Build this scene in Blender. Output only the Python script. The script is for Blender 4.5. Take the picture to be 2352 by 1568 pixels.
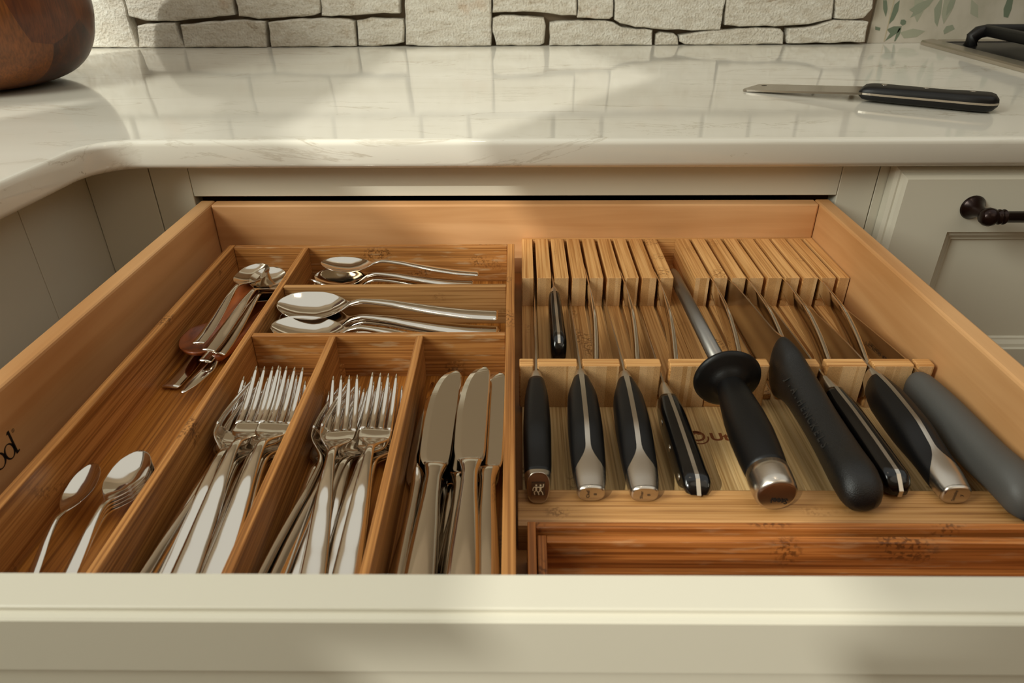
import bpy, bmesh, math, random
from mathutils import Matrix, Vector, Euler
import numpy as np
random.seed(7)
for o in list(bpy.data.objects): bpy.data.objects.remove(o)
SC = bpy.context.scene
COL = SC.collection
R = math.radians

# ------------------------------------------------------------------ camera
cam = bpy.data.cameras.new('camera'); camo = bpy.data.objects.new('camera', cam); COL.objects.link(camo)
cam.sensor_width = 36; cam.lens = 24.267; cam.clip_start = .01
YAW, PIT, ROL = 0.0131, 0.5326, -0.00653
fw = Vector((-math.sin(YAW)*math.cos(PIT), math.cos(YAW)*math.cos(PIT), -math.sin(PIT)))
rt = Vector((math.cos(YAW), math.sin(YAW), 0)); up = rt.cross(fw)
r2 = rt*math.cos(ROL)+up*math.sin(ROL); u2 = up*math.cos(ROL)-rt*math.sin(ROL)
camo.matrix_world = Matrix(((r2.x,u2.x,-fw.x,.00666),(r2.y,u2.y,-fw.y,-.71423),(r2.z,u2.z,-fw.z,1.0875),(0,0,0,1)))
cam.dof.use_dof = True; cam.dof.focus_distance = .66; cam.dof.aperture_fstop = 14
SC.camera = camo
# ------------------------------------------------------------------ world, sun, windows' daylight, exposure
SC.view_settings.view_transform = 'Standard'; SC.view_settings.look = 'None'
SC.view_settings.gamma = 1; SC.view_settings.use_curve_mapping = False
SC.view_settings.exposure = 0.0
w = bpy.data.worlds.new('world'); SC.world = w; w.use_nodes = True
w.node_tree.nodes['Background'].inputs[0].default_value = (.88, .88, .82, 1)
w.node_tree.nodes['Background'].inputs[1].default_value = .84
SD = Vector((.70, 1.0, -1.02))                      # the way the sunlight travels
def light(name, kind, energy, color, loc=(0,0,0), target=None, size=None, sy=None, ang=None):
    l = bpy.data.lights.new(name, kind); l.energy = energy; l.color = color
    if kind == 'AREA':
        l.shape = 'RECTANGLE'; l.size = size; l.size_y = sy or size
    if kind == 'POINT': l.shadow_soft_size = size
    if ang: l.angle = ang
    o = bpy.data.objects.new(name, l); COL.objects.link(o); o.location = loc
    d = (Vector(target)-Vector(loc)) if target is not None else SD
    o.rotation_euler = d.to_track_quat('-Z', 'Y').to_euler()
    return o
light('sun', 'SUN', 1.95, (1.0, .99, .90), ang=R(.6))
light('window_daylight', 'AREA', 44, (.97, 1.0, .90), (-1.75, -1.25, 2.15), (0, .0, .85), .7, 1.2)
light('room_daylight', 'AREA', 5, (1, .90, .74), (.9, -1.6, 2.3), (0, -.1, .85), 1.6, 1.2)
light('ceiling_bulb', 'POINT', 2.0, (1, .82, .6), (.1, -.35, 2.3), (0,0,0), .03)

# ------------------------------------------------------------------ material helpers
def rgb(h):
    c = [int(h[i:i+2], 16)/255 for i in (0, 2, 4)]
    return tuple((x/12.92 if x <= .04045 else ((x+.055)/1.055)**2.4) for x in c)+(1,)
def new_mat(name, base=(.5,.5,.5,1), rough=.5, metal=0, spec=.5):
    m = bpy.data.materials.new(name); m.use_nodes = True
    b = m.node_tree.nodes['Principled BSDF']
    b.inputs['Base Color'].default_value = base; b.inputs['Roughness'].default_value = rough
    b.inputs['Metallic'].default_value = metal; b.inputs['Specular IOR Level'].default_value = spec
    return m, m.node_tree, b
def N(t, kind, **k):
    n = t.nodes.new(kind)
    for a, v in k.items():
        if a in n.inputs: n.inputs[a].default_value = v
        else: setattr(n, a, v)
    return n
def ramp(t, stops, interp='LINEAR'):
    n = t.nodes.new('ShaderNodeValToRGB'); e = n.color_ramp.elements
    n.color_ramp.interpolation = interp
    while len(e) < len(stops): e.new(.5)
    for x, (p, c) in zip(e, stops): x.position = p; x.color = c
    return n
def coords(t, scale, rnd=True):
    tc = N(t, 'ShaderNodeTexCoord'); mp = N(t, 'ShaderNodeMapping'); mp.inputs['Scale'].default_value = scale
    if rnd:
        oi = N(t, 'ShaderNodeObjectInfo'); ml = N(t, 'ShaderNodeVectorMath', operation='SCALE')
        ml.inputs[0].default_value = (1.7, 2.3, 3.1); t.links.new(oi.outputs['Random'], ml.inputs['Scale'])
        ad = N(t, 'ShaderNodeVectorMath', operation='ADD')
        t.links.new(tc.outputs['Object'], ad.inputs[0]); t.links.new(ml.outputs[0], ad.inputs[1])
        t.links.new(ad.outputs[0], mp.inputs['Vector'])
    else: t.links.new(tc.outputs['Object'], mp.inputs['Vector'])
    return mp
def bump(t, b, src, s, d=.001):
    n = N(t, 'ShaderNodeBump'); n.inputs['Strength'].default_value = s; n.inputs['Distance'].default_value = d
    t.links.new(src, n.inputs['Height']); t.links.new(n.outputs[0], b.inputs['Normal'])
def mix(t, a, b_, f, mode='MIX'):
    n = t.nodes.new('ShaderNodeMix'); n.data_type = 'RGBA'; n.blend_type = mode
    for s, v in ((n.inputs[0], f), (n.inputs[6], a), (n.inputs[7], b_)):
        if hasattr(v, 'links') or hasattr(v, 'is_linked'): t.links.new(v, s)
        else: s.default_value = v
    return n.outputs[2]
AX = {'x': (1, 0, 0), 'y': (0, 1, 0), 'z': (0, 0, 1)}
def bamboo(name, axis, light_, mid, dark, rough=.42, worn=0):
    m, t, b = new_mat(name, rough=rough)
    sc = [700 if not a else 9 for a in AX[axis]]; sc2 = [130 if not a else 3 for a in AX[axis]]
    n1 = N(t, 'ShaderNodeTexNoise', Scale=1.0, Detail=3.0); t.links.new(coords(t, sc).outputs[0], n1.inputs['Vector'])
    n2 = N(t, 'ShaderNodeTexNoise', Scale=1.0, Detail=2.0); t.links.new(coords(t, sc2).outputs[0], n2.inputs['Vector'])
    r1 = ramp(t, [(.36, dark), (.47, mid), (.60, light_)]); t.links.new(n1.outputs[0], r1.inputs[0])
    r2_ = ramp(t, [(.35, tuple(x*.72 for x in mid[:3])+(1,)), (.62, light_)]); t.links.new(n2.outputs[0], r2_.inputs[0])
    c = mix(t, r1.outputs[0], r2_.outputs[0], .42)
    # nodes of the cane: short bands of dark specks
    sk = [34 if not a else 26 for a in AX[axis]]
    n3 = N(t, 'ShaderNodeTexNoise', Scale=1.0, Detail=0.0); t.links.new(coords(t, sk).outputs[0], n3.inputs['Vector'])
    r3 = ramp(t, [(.70, (0,0,0,1)), (.78, (.75,.75,.75,1))]); t.links.new(n3.outputs[0], r3.inputs[0])
    n4 = N(t, 'ShaderNodeTexNoise', Scale=420.0, Detail=2.0); t.links.new(coords(t, (1,1,1)).outputs[0], n4.inputs['Vector'])
    r4 = ramp(t, [(.48, (0,0,0,1)), (.6, (1,1,1,1))]); t.links.new(n4.outputs[0], r4.inputs[0])
    f = mix(t, r3.outputs[0], r4.outputs[0], 1.0, 'MULTIPLY')
    c = mix(t, c, tuple(x*.6 for x in dark[:3])+(1,), f)
    if worn:
        n5 = N(t, 'ShaderNodeTexNoise', Scale=1.0, Detail=5.0); t.links.new(coords(t, [45 if a else 260 for a in AX[axis]]).outputs[0], n5.inputs['Vector'])
        r5 = ramp(t, [(.56, (0,0,0,1)), (.72, (worn,worn,worn,1))]); t.links.new(n5.outputs[0], r5.inputs[0])
        c = mix(t, c, rgb('c9ae86'), r5.outputs[0])
    t.links.new(c, b.inputs['Base Color']); bump(t, b, n1.outputs[0], .25, .0004)
    return m
B_L, B_M, B_D = rgb('e0ae70'), rgb('c88e50'), rgb('9a622a')
BX = bamboo('bamboo_grain_x', 'x', B_L, B_M, B_D); BY = bamboo('bamboo_grain_y', 'y', B_L, B_M, B_D)
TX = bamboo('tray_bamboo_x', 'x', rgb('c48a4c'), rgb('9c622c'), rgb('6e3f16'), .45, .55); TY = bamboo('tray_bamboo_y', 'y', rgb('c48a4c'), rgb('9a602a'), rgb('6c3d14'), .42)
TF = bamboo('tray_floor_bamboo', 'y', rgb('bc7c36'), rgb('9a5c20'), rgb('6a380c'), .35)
PX = bamboo('pale_bamboo_x', 'x', rgb('bd8f5a'), rgb('a67640'), rgb('7a4c22'), .5); PY = bamboo('pale_bamboo_y', 'y', rgb('e6c48c'), rgb('cda468'), rgb('9c6f3c'), .5)
OX = bamboo('orange_bamboo_x', 'x', rgb('ba763a'), rgb('915220'), rgb('60320e'), .4, .22); OY = bamboo('orange_bamboo_y', 'y', rgb('ba763a'), rgb('915220'), rgb('60320e'), .4)
def endgrain(name):
    m, t, b = new_mat(name, rough=.6)
    v = N(t, 'ShaderNodeTexVoronoi', Scale=1500.0); t.links.new(coords(t, (1,1,1)).outputs[0], v.inputs['Vector'])
    r1 = ramp(t, [(.15, rgb('6f4a24')), (.5, rgb('c79a62'))]); t.links.new(v.outputs['Distance'], r1.inputs[0])
    v2 = N(t, 'ShaderNodeTexVoronoi', Scale=1.0); t.links.new(coords(t, (150, .01, .01)).outputs[0], v2.inputs['Vector'])
    bw = N(t, 'ShaderNodeRGBToBW'); t.links.new(v2.outputs['Color'], bw.inputs[0])
    r2_ = ramp(t, [(.2, rgb('b88a56')), (.8, rgb('e6c192'))]); t.links.new(bw.outputs[0], r2_.inputs[0])
    c = mix(t, r2_.outputs[0], r1.outputs[0], .45); t.links.new(c, b.inputs['Base Color'])
    bump(t, b, v.outputs['Distance'], .3, .0004); return m
EG = endgrain('bamboo_end_grain')
def maple(name, axis, l_, d_):
    m, t, b = new_mat(name, rough=.38)
    n1 = N(t, 'ShaderNodeTexNoise', Scale=1.0, Detail=5.0, Distortion=.6); t.links.new(coords(t, [3 if a else 60 for a in AX[axis]]).outputs[0], n1.inputs['Vector'])
    n2 = N(t, 'ShaderNodeTexNoise', Scale=1.0, Detail=2.0); t.links.new(coords(t, [5 if a else 9 for a in AX[axis]]).outputs[0], n2.inputs['Vector'])
    r1 = ramp(t, [(.3, d_), (.62, l_)]); t.links.new(n1.outputs[0], r1.inputs[0])
    r2_ = ramp(t, [(.35, d_), (.6, l_)]); t.links.new(n2.outputs[0], r2_.inputs[0])
    c = mix(t, r1.outputs[0], r2_.outputs[0], .5); t.links.new(c, b.inputs['Base Color'])
    bump(t, b, n1.outputs[0], .08, .0003); return m
MX = maple('maple_x', 'x', rgb('dfae7c'), rgb('b9834f')); MY = maple('maple_y', 'y', rgb('d6a571'), rgb('b47e4a'))
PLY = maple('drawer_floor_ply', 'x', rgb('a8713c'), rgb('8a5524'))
def darkwood():
    m, t, b = new_mat('acacia', rough=.28)
    mp = coords(t, (11, 11, 8), False); mp.inputs['Rotation'].default_value = (.4, .3, .2)
    v = N(t, 'ShaderNodeTexVoronoi', Scale=1.0); t.links.new(mp.outputs[0], v.inputs['Vector'])
    mp2 = coords(t, (26, 26, 9), False)
    n1 = N(t, 'ShaderNodeTexNoise', Scale=1.0, Detail=8.0, Distortion=2.4); t.links.new(mp2.outputs[0], n1.inputs['Vector'])
    r1 = ramp(t, [(.3, rgb('240d04')), (.5, rgb('5a2a0d')), (.72, rgb('8a4c1c'))]); t.links.new(n1.outputs[0], r1.inputs[0])
    bw = N(t, 'ShaderNodeRGBToBW'); t.links.new(v.outputs['Color'], bw.inputs[0])
    r2_ = ramp(t, [(.25, rgb('2c0f04')), (.5, rgb('5c2a0e')), (.8, rgb('8e531e'))]); t.links.new(bw.outputs[0], r2_.inputs[0])
    mp3 = coords(t, (420, 420, 40), False)
    n3 = N(t, 'ShaderNodeTexNoise', Scale=1.0, Detail=2.0); t.links.new(mp3.outputs[0], n3.inputs['Vector'])
    r3 = ramp(t, [(.35, (.45,.45,.45,1)), (.6, (1,1,1,1))]); t.links.new(n3.outputs[0], r3.inputs[0])
    c = mix(t, r1.outputs[0], r2_.outputs[0], .62); c = mix(t, c, r3.outputs[0], .6, 'MULTIPLY')
    t.links.new(c, b.inputs['Base Color']); return m
ACACIA = darkwood()
def spoonwood():
    m, t, b = new_mat('red_brown_wood', rough=.32)
    n1 = N(t, 'ShaderNodeTexNoise', Scale=1.0, Detail=6.0, Distortion=1.0); t.links.new(coords(t, (90, 25, 90)).outputs[0], n1.inputs['Vector'])
    r1 = ramp(t, [(.3, rgb('4e1f0c')), (.7, rgb('a05426'))]); t.links.new(n1.outputs[0], r1.inputs[0])
    t.links.new(r1.outputs[0], b.inputs['Base Color']); return m
SPW = spoonwood()
def marble():
    m, t, b = new_mat('white_marble', rough=.07, spec=.55)
    mp = coords(t, (1.1, 4.2, 4.2), False); mp.inputs['Rotation'].default_value = (0, 0, R(-14))
    n1 = N(t, 'ShaderNodeTexNoise', Scale=2.6, Detail=9.0, Distortion=1.1, Roughness=.62); t.links.new(mp.outputs[0], n1.inputs['Vector'])
    r1 = ramp(t, [(.488, (0,0,0,1)), (.5, (1,1,1,1)), (.512, (0,0,0,1))]); t.links.new(n1.outputs[0], r1.inputs[0])
    n2 = N(t, 'ShaderNodeTexNoise', Scale=4.0, Detail=4.0); t.links.new(mp.outputs[0], n2.inputs['Vector'])
    r2_ = ramp(t, [(.42, (0,0,0,1)), (.66, (.9,.9,.9,1))]); t.links.new(n2.outputs[0], r2_.inputs[0])
    f = mix(t, r1.outputs[0], r2_.outputs[0], 1.0, 'MULTIPLY')
    n3 = N(t, 'ShaderNodeTexNoise', Scale=1.6, Detail=3.0); t.links.new(mp.outputs[0], n3.inputs['Vector'])
    r3 = ramp(t, [(.35, rgb('dbd6c8')), (.65, rgb('e8e4d8'))]); t.links.new(n3.outputs[0], r3.inputs[0])
    c = mix(t, r3.outputs[0], rgb('bdb3a0'), f); t.links.new(c, b.inputs['Base Color']); return m
MARBLE = marble()
def paint(name, c, rough=.45):
    m, t, b = new_mat(name, c, rough)
    n1 = N(t, 'ShaderNodeTexNoise', Scale=90.0, Detail=3.0); t.links.new(coords(t, (1,1,1), False).outputs[0], n1.inputs['Vector'])
    bump(t, b, n1.outputs[0], .04, .0006); return m
PAINT = paint('cream_paint', rgb('cfcab9')); WALLP = paint('wall_paint', rgb('a8957c'), .8); WALLD = paint('dark_wall_paint', rgb('6b5a48'), .7)
def stone():
    m, t, b = new_mat('white_ledgestone', rough=.75)
    n1 = N(t, 'ShaderNodeTexNoise', Scale=1.0, Detail=8.0, Roughness=.7, Distortion=.5); t.links.new(coords(t, (32, 60, 85)).outputs[0], n1.inputs['Vector'])
    n2 = N(t, 'ShaderNodeTexNoise', Scale=260.0, Detail=4.0); t.links.new(coords(t, (1,1,1)).outputs[0], n2.inputs['Vector'])
    r1 = ramp(t, [(.28, rgb('a8967e')), (.40, rgb('d4ccbc')), (.62, rgb('e6e2d6'))]); t.links.new(n1.outputs[0], r1.inputs[0])
    r2_ = ramp(t, [(.3, (.72,.68,.62,1)), (.55, (1,1,1,1))]); t.links.new(n2.outputs[0], r2_.inputs[0])
    n3 = N(t, 'ShaderNodeTexNoise', Scale=14.0, Detail=5.0); t.links.new(coords(t, (1,1,1)).outputs[0], n3.inputs['Vector'])
    r3 = ramp(t, [(.62, (0,0,0,1)), (.74, (.5,.5,.5,1))]); t.links.new(n3.outputs[0], r3.inputs[0])
    c = mix(t, r1.outputs[0], r2_.outputs[0], .6, 'MULTIPLY'); c = mix(t, c, rgb('b98a5c'), r3.outputs[0])
    t.links.new(c, b.inputs['Base Color'])
    ad = N(t, 'ShaderNodeMath', operation='ADD'); t.links.new(n1.outputs[0], ad.inputs[0]); t.links.new(n2.outputs[0], ad.inputs[1])
    bump(t, b, ad.outputs[0], .9, .004); return m
STONE = stone()
def solid(name, hexc, rough=.5, metal=0, spec=.5, noise=0, bs=.1):
    m, t, b = new_mat(name, rgb(hexc), rough, metal, spec)
    if noise:
        n1 = N(t, 'ShaderNodeTexNoise', Scale=float(noise), Detail=3.0); t.links.new(coords(t, (1,1,1)).outputs[0], n1.inputs['Vector'])
        bump(t, b, n1.outputs[0], bs, .0004)
    return m
MORTAR = solid('mortar', '8a7a66', .9, noise=200, bs=.5)
def steel(name, hexc, rough, aniso_axis=None):
    m, t, b = new_mat(name, rgb(hexc), rough, 1.0)
    sc = (60,60,60) if not aniso_axis else [25 if a else 1500 for a in AX[aniso_axis]]
    n1 = N(t, 'ShaderNodeTexNoise', Scale=1.0, Detail=2.0); t.links.new(coords(t, sc).outputs[0], n1.inputs['Vector'])
    r1 = ramp(t, [(.3, (rough*.9,)*3+(1,)), (.7, (rough*1.12,)*3+(1,))]); t.links.new(n1.outputs[0], r1.inputs[0])
    t.links.new(r1.outputs[0], b.inputs['Roughness'])
    return m
CHROME = steel('polished_steel', 'dcd4c8', .09); BRUSH = solid('brushed_steel', 'c4bcb0', .27, 1.0); BLADE = steel('blade_steel', 'b8b0a4', .2, 'y')
ROD = steel('steel_rod', '8e8a84', .36, 'y')
BLACKH = solid('black_resin', '090808', .42, spec=.35, noise=900, bs=.15); GLOSSB = solid('gloss_black_resin', '090808', .16); TEXB = solid('grained_black_resin', '0e0d0c', .42, noise=1600, bs=.6)
GREY = solid('grey_rubber_resin', '4c4b48', .55, noise=1500, bs=.25)
BRONZE = solid('oil_rubbed_bronze', '24140f', .25, .6); IRON = solid('cast_iron', '0f0d0c', .5, noise=900, bs=.5); COOKG = solid('black_enamel', '060505', .35)
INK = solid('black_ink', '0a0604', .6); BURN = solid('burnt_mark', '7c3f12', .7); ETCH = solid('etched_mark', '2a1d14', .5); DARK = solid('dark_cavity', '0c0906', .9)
EMB = solid('embossed_black', '1c1b1a', .3)

# ------------------------------------------------------------------ mesh helpers
def link(name, me, m, parent=None, smooth=False):
    if m: me.materials.append(m)
    o = bpy.data.objects.new(name, me); COL.objects.link(o)
    if parent is not None:
        o.parent = parent; o.matrix_parent_inverse = Matrix.Identity(4)
    if smooth:
        for p in me.polygons: p.use_smooth = True
    return o
def tag(o, label=None, cat=None, group=None, kind=None):
    if label: o['label'] = label
    if cat: o['category'] = cat
    if group: o['group'] = group
    if kind: o['kind'] = kind
    return o
def thing(name, label, cat, loc=(0,0,0), rz=0, group=None):
    o = bpy.data.objects.new(name, None); COL.objects.link(o); o.empty_display_size = .02
    o.location = loc; o.rotation_euler = (0, 0, rz); return tag(o, label, cat, group)
def bm_obj(name, bm, m, parent=None, smooth=False):
    me = bpy.data.meshes.new(name); bmesh.ops.recalc_face_normals(bm, faces=bm.faces); bm.to_mesh(me); bm.free()
    return link(name, me, m, parent, smooth)
def box_bm(bm, x0, x1, y0, y1, z0, z1, bev=0):
    vs = [bm.verts.new((x, y, z)) for x in (x0, x1) for y in (y0, y1) for z in (z0, z1)]
    fs = [bm.faces.new([vs[i] for i in f]) for f in ((0,1,3,2),(4,6,7,5),(0,4,5,1),(2,3,7,6),(0,2,6,4),(1,5,7,3))]
    if bev:
        es = list({e for f in fs for e in f.edges}); bmesh.ops.bevel(bm, geom=es, offset=bev, segments=2, affect='EDGES', profile=.5)
def box(name, x0, x1, y0, y1, z0, z1, m, parent=None, bev=.0008):
    """box whose mesh is in the parent's frame; parent is an Empty at the origin unless moved"""
    bm = bmesh.new(); box_bm(bm, x0, x1, y0, y1, z0, z1, bev); return bm_obj(name, bm, m, parent)
def prism(name, pts, axis, d0, d1, m, parent=None, bev=0, smooth=False):
    """polygon pts in the plane across axis, extruded from d0 to d1"""
    bm = bmesh.new()
    def P(a, b, d): return {'x': (d, a, b), 'y': (a, d, b), 'z': (a, b, d)}[axis]
    lo = [bm.verts.new(P(a, b, d0)) for a, b in pts]; hi = [bm.verts.new(P(a, b, d1)) for a, b in pts]
    n = len(pts); bm.faces.new(lo); bm.faces.new(hi[::-1])
    for i in range(n): bm.faces.new((lo[i], lo[(i+1) % n], hi[(i+1) % n], hi[i]))
    bmesh.ops.recalc_face_normals(bm, faces=bm.faces)
    if bev: bmesh.ops.bevel(bm, geom=list(bm.edges), offset=bev, segments=2, affect='EDGES', profile=.5)
    return bm_obj(name, bm, m, parent, smooth)
def rings_obj(name, rings, m, parent=None, smooth=True, caps=True, sharp=False):
    bm = bmesh.new(); V = [[bm.verts.new(p) for p in r] for r in rings]; n = len(rings[0])
    for a, b in zip(V, V[1:]):
        for i in range(n): bm.faces.new((a[i], a[(i+1) % n], b[(i+1) % n], b[i]))
    if caps:
        c0 = bm.faces.new(V[0][::-1]); c1 = bm.faces.new(V[-1])
    bmesh.ops.recalc_face_normals(bm, faces=bm.faces)
    if sharp and caps:
        for f in (c0, c1):
            for e in f.edges: e.smooth = False
    return bm_obj(name, bm, m, parent, smooth)
def catm(xs, ys, q):
    """smooth monotone-ish interpolation through the stations"""
    xs = np.array(xs, float); ys = np.array(ys, float); q = np.atleast_1d(q)
    d = np.zeros_like(ys); s = np.diff(ys)/np.diff(xs)
    d[0], d[-1] = s[0], s[-1]
    for i in range(1, len(ys)-1): d[i] = 0 if s[i-1]*s[i] <= 0 else 2*s[i-1]*s[i]/(s[i-1]+s[i])
    i = np.clip(np.searchsorted(xs, q)-1, 0, len(xs)-2); h = xs[i+1]-xs[i]; t = (q-xs[i])/h
    return ((2*t**3-3*t**2+1)*ys[i]+(t**3-2*t**2+t)*h*d[i]+(-2*t**3+3*t**2)*ys[i+1]+(t**3-t**2)*h*d[i+1])
def sup(n, a, b, e=2.4, cx=0, cz=0):
    out = []
    for k in range(n):
        th = 2*math.pi*k/n; c, s = math.cos(th), math.sin(th)
        out.append((cx+a*math.copysign(abs(c)**(2/e), c), cz+b*math.copysign(abs(s)**(2/e), s)))
    return out
def tube(name, pts, rad, m, parent=None, n=12, smooth=True):
    """round bar through points"""
    pts = [Vector(p) for p in pts]; rings = []
    for i, p in enumerate(pts):
        t = (pts[min(i+1, len(pts)-1)]-pts[max(i-1, 0)]).normalized()
        a = t.cross(Vector((0, 0, 1))); a = a if a.length > 1e-4 else t.cross(Vector((0, 1, 0))); a.normalize(); b = t.cross(a)
        r = rad[i] if isinstance(rad, (list, tuple)) else rad
        rings.append([p+a*r*math.cos(2*math.pi*k/n)+b*r*math.sin(2*math.pi*k/n) for k in range(n)])
    return rings_obj(name, rings, m, parent, smooth)
def lathe(name, prof, m, parent=None, n=48, center=(0, 0, 0), axis=None):
    """prof: (radius, height) pairs turned about z, or about axis"""
    q = Vector((0, 0, 1)).rotation_difference(Vector(axis)) if axis is not None else None
    rings = []
    for r, h in prof:
        ring = []
        for k in range(n):
            v = Vector((r*math.cos(2*math.pi*k/n), r*math.sin(2*math.pi*k/n), h))
            if q: v = q @ v
            ring.append(v+Vector(center))
        rings.append(ring)
    return rings_obj(name, rings, m, parent)
def text(name, s, size, m, parent, mat4, ext=.00012, sx=1.0, shear=0.0, bold=0.0, space=1.0):
    c = bpy.data.curves.new(name, 'FONT'); c.body = s; c.size = size; c.extrude = ext; c.offset = bold; c.shear = shear
    c.space_character = space; c.align_x = 'CENTER'; c.align_y = 'CENTER'; c.resolution_u = 3
    o = bpy.data.objects.new('tmp', c); COL.objects.link(o)
    dg = bpy.context.evaluated_depsgraph_get(); me = bpy.data.meshes.new_from_object(o.evaluated_get(dg))
    bpy.data.objects.remove(o); me.transform(mat4 @ Matrix.Diagonal((sx, 1, 1, 1))); me.materials.clear()
    return link(name, me, m, parent)
def frame(o, x, y):
    """matrix whose local x and y run along the vectors x and y, at o"""
    x = Vector(x).normalized(); z = x.cross(Vector(y)).normalized(); y = z.cross(x)
    return Matrix(((x.x, y.x, z.x, o[0]), (x.y, y.y, z.y, o[1]), (x.z, y.z, z.z, o[2]), (0, 0, 0, 1)))
def copy_tree(o, label=None, group=None, parent=None):
    c = o.copy(); COL.objects.link(c)
    if parent is not None: c.parent = parent
    for ch in o.children: copy_tree(ch, None, None, c)
    if label: c['label'] = label
    if group: c['group'] = group
    return c

# ================================================================== SETTING
ZC, ZS, YW = .914, .885, .65           # worktop surface, slab underside, wall plane
floor = tag(box('floor', -4, 2.6, -3.6, YW+.1, -.05, 0, solid('floor_oak', '6e5136', .5), bev=0), kind='structure')
wall = tag(box('wall_back', -3.0, 2.6, YW, YW+.1, 0, 2.7, MORTAR, bev=0), kind='structure')
tag(box('wall_left', -3.1, -3.0, -1.9, YW, 0, 2.7, WALLD, bev=0), kind='structure')
tag(box('wall_right', 2.6, 2.7, -1.9, YW+.1, 0, 2.7, WALLD, bev=0), kind='structure')
# stones of the ledgestone splashback: outlines on the wall, each with its own depth
ST = {'S0': [(-.8436,1.0338),(-.6853,1.0329),(-.6889,.9926),(-.6897,.9663),(-.6869,.9436),(-.6845,.9145),(-.8167,.9145),(-.95,.9145),(-.95,1.034)],
'S1': [(-.6763,.9507),(-.6622,.9535),(-.6306,.9554),(-.6073,.9553),(-.6059,.9361),(-.5991,.9145),(-.6831,.9145)],
'S2': [(-.5979,.9525),(-.5605,.9558),(-.5292,.9571),(-.4821,.9597),(-.4455,.9567),(-.4506,.9145),(-.5993,.9145)],
'S3': [(-.4411,.9553),(-.4048,.9593),(-.3426,.9618),(-.2966,.9595),(-.287,.956),(-.2881,.9155),(-.4427,.9145)],
'S4': [(-.2829,.9573),(-.2577,.9621),(-.231,.9599),(-.2002,.9591),(-.1988,.9485),(-.2027,.9214),(-.2196,.9175),(-.2472,.9155),(-.2848,.9165)],
'S5': [(-.1918,1.0304),(-.044,1.0296),(-.0443,.9478),(-.045,.9155),(-.1139,.9145),(-.1609,.9155),(-.1984,.9175)],
'S6': [(-.0417,.9604),(-.027,.9645),(-.0041,.9644),(.0496,.96),(.0529,.9473),(.0504,.9188),(.0426,.915),(.0036,.9145),(-.0356,.9155),(-.0384,.9278),(-.0429,.9393)],
'S7': [(.0598,.9522),(.0843,.9549),(.1111,.9555),(.1342,.9554),(.1572,.9553),(.1727,.9524),(.1887,.9439),(.243,.9394),(.2447,.9145),(.0599,.9145)],
'S8': [(.2499,.9323),(.2588,.9358),(.2822,.9335),(.2889,.9285),(.2921,.9149),(.2768,.9145),(.2503,.9145)],
'S9': [(.2918,.9306),(.3205,.9355),(.3661,.9395),(.4119,.9415),(.4425,.942),(.4696,.9405),(.4762,.9341),(.4786,.9155),(.4013,.9145),(.3234,.9145),(.3038,.9155),(.293,.9206)],
'S10': [(.4825,.9411),(.5114,.9424),(.53,.9451),(.5477,.9514),(.5621,.9548),(.6207,.9517),(.623,.9184),(.4859,.9168),(.4828,.9241)],
'U1': [(-.6808,1.0329),(-.6874,.9926),(-.6881,.9662),(-.6607,.9591),(-.6376,.9583),(-.6067,.9574),(-.5826,.9608),(-.5434,.9628),(-.499,.9675),(-.4985,.9916),(-.4959,1.032)],
'U2': [(-.4899,1.0319),(-.4932,.9916),(-.4925,.9653),(-.4588,.9603),(-.4353,.9616),(-.4119,.9628),(-.3809,.9634),(-.3574,.9661),(-.3467,.9702),(-.3392,1.0311)],
'U3': [(-.3362,1.0311),(-.3435,.966),(-.3268,.9645),(-.2803,.9664),(-.2571,.9677),(-.2338,.9697),(-.2048,.9688),(-.1978,1.0304)],
'U4': [(-.0403,1.0296),(-.0415,.9688),(-.0193,.97),(.0113,.9706),(.0342,.9698),(.0571,.9676),(.0802,.964),(.1069,.9639),(.1064,1.0288)],
'U5': [(.1087,1.0288),(.1082,.9887),(.1079,.9604),(.1417,.9582),(.1646,.958),(.1705,.9622),(.1674,1.0285)],
'U6': [(.1697,1.0285),(.1739,.9566),(.1843,.951),(.2117,.9445),(.2427,.9422),(.266,.94),(.2891,.9406),(.3124,.9384),(.3354,.939),(.3623,.9396),(.365,.9874),(.3612,1.0275)],
'U7': [(.3641,1.0275),(.3696,.9473),(.3961,.9444),(.4267,.9449),(.4725,.9454),(.4952,.9467),(.5179,.948),(.5397,.9528),(.5557,.9562),(.5525,.9865),(.5455,1.0265)],
'U8': [(.5477,1.0265),(.5609,.9569),(.5772,.9554),(.5924,.9553),(.6109,.9573),(.6222,.9725),(.6135,1.0262)]}
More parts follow.
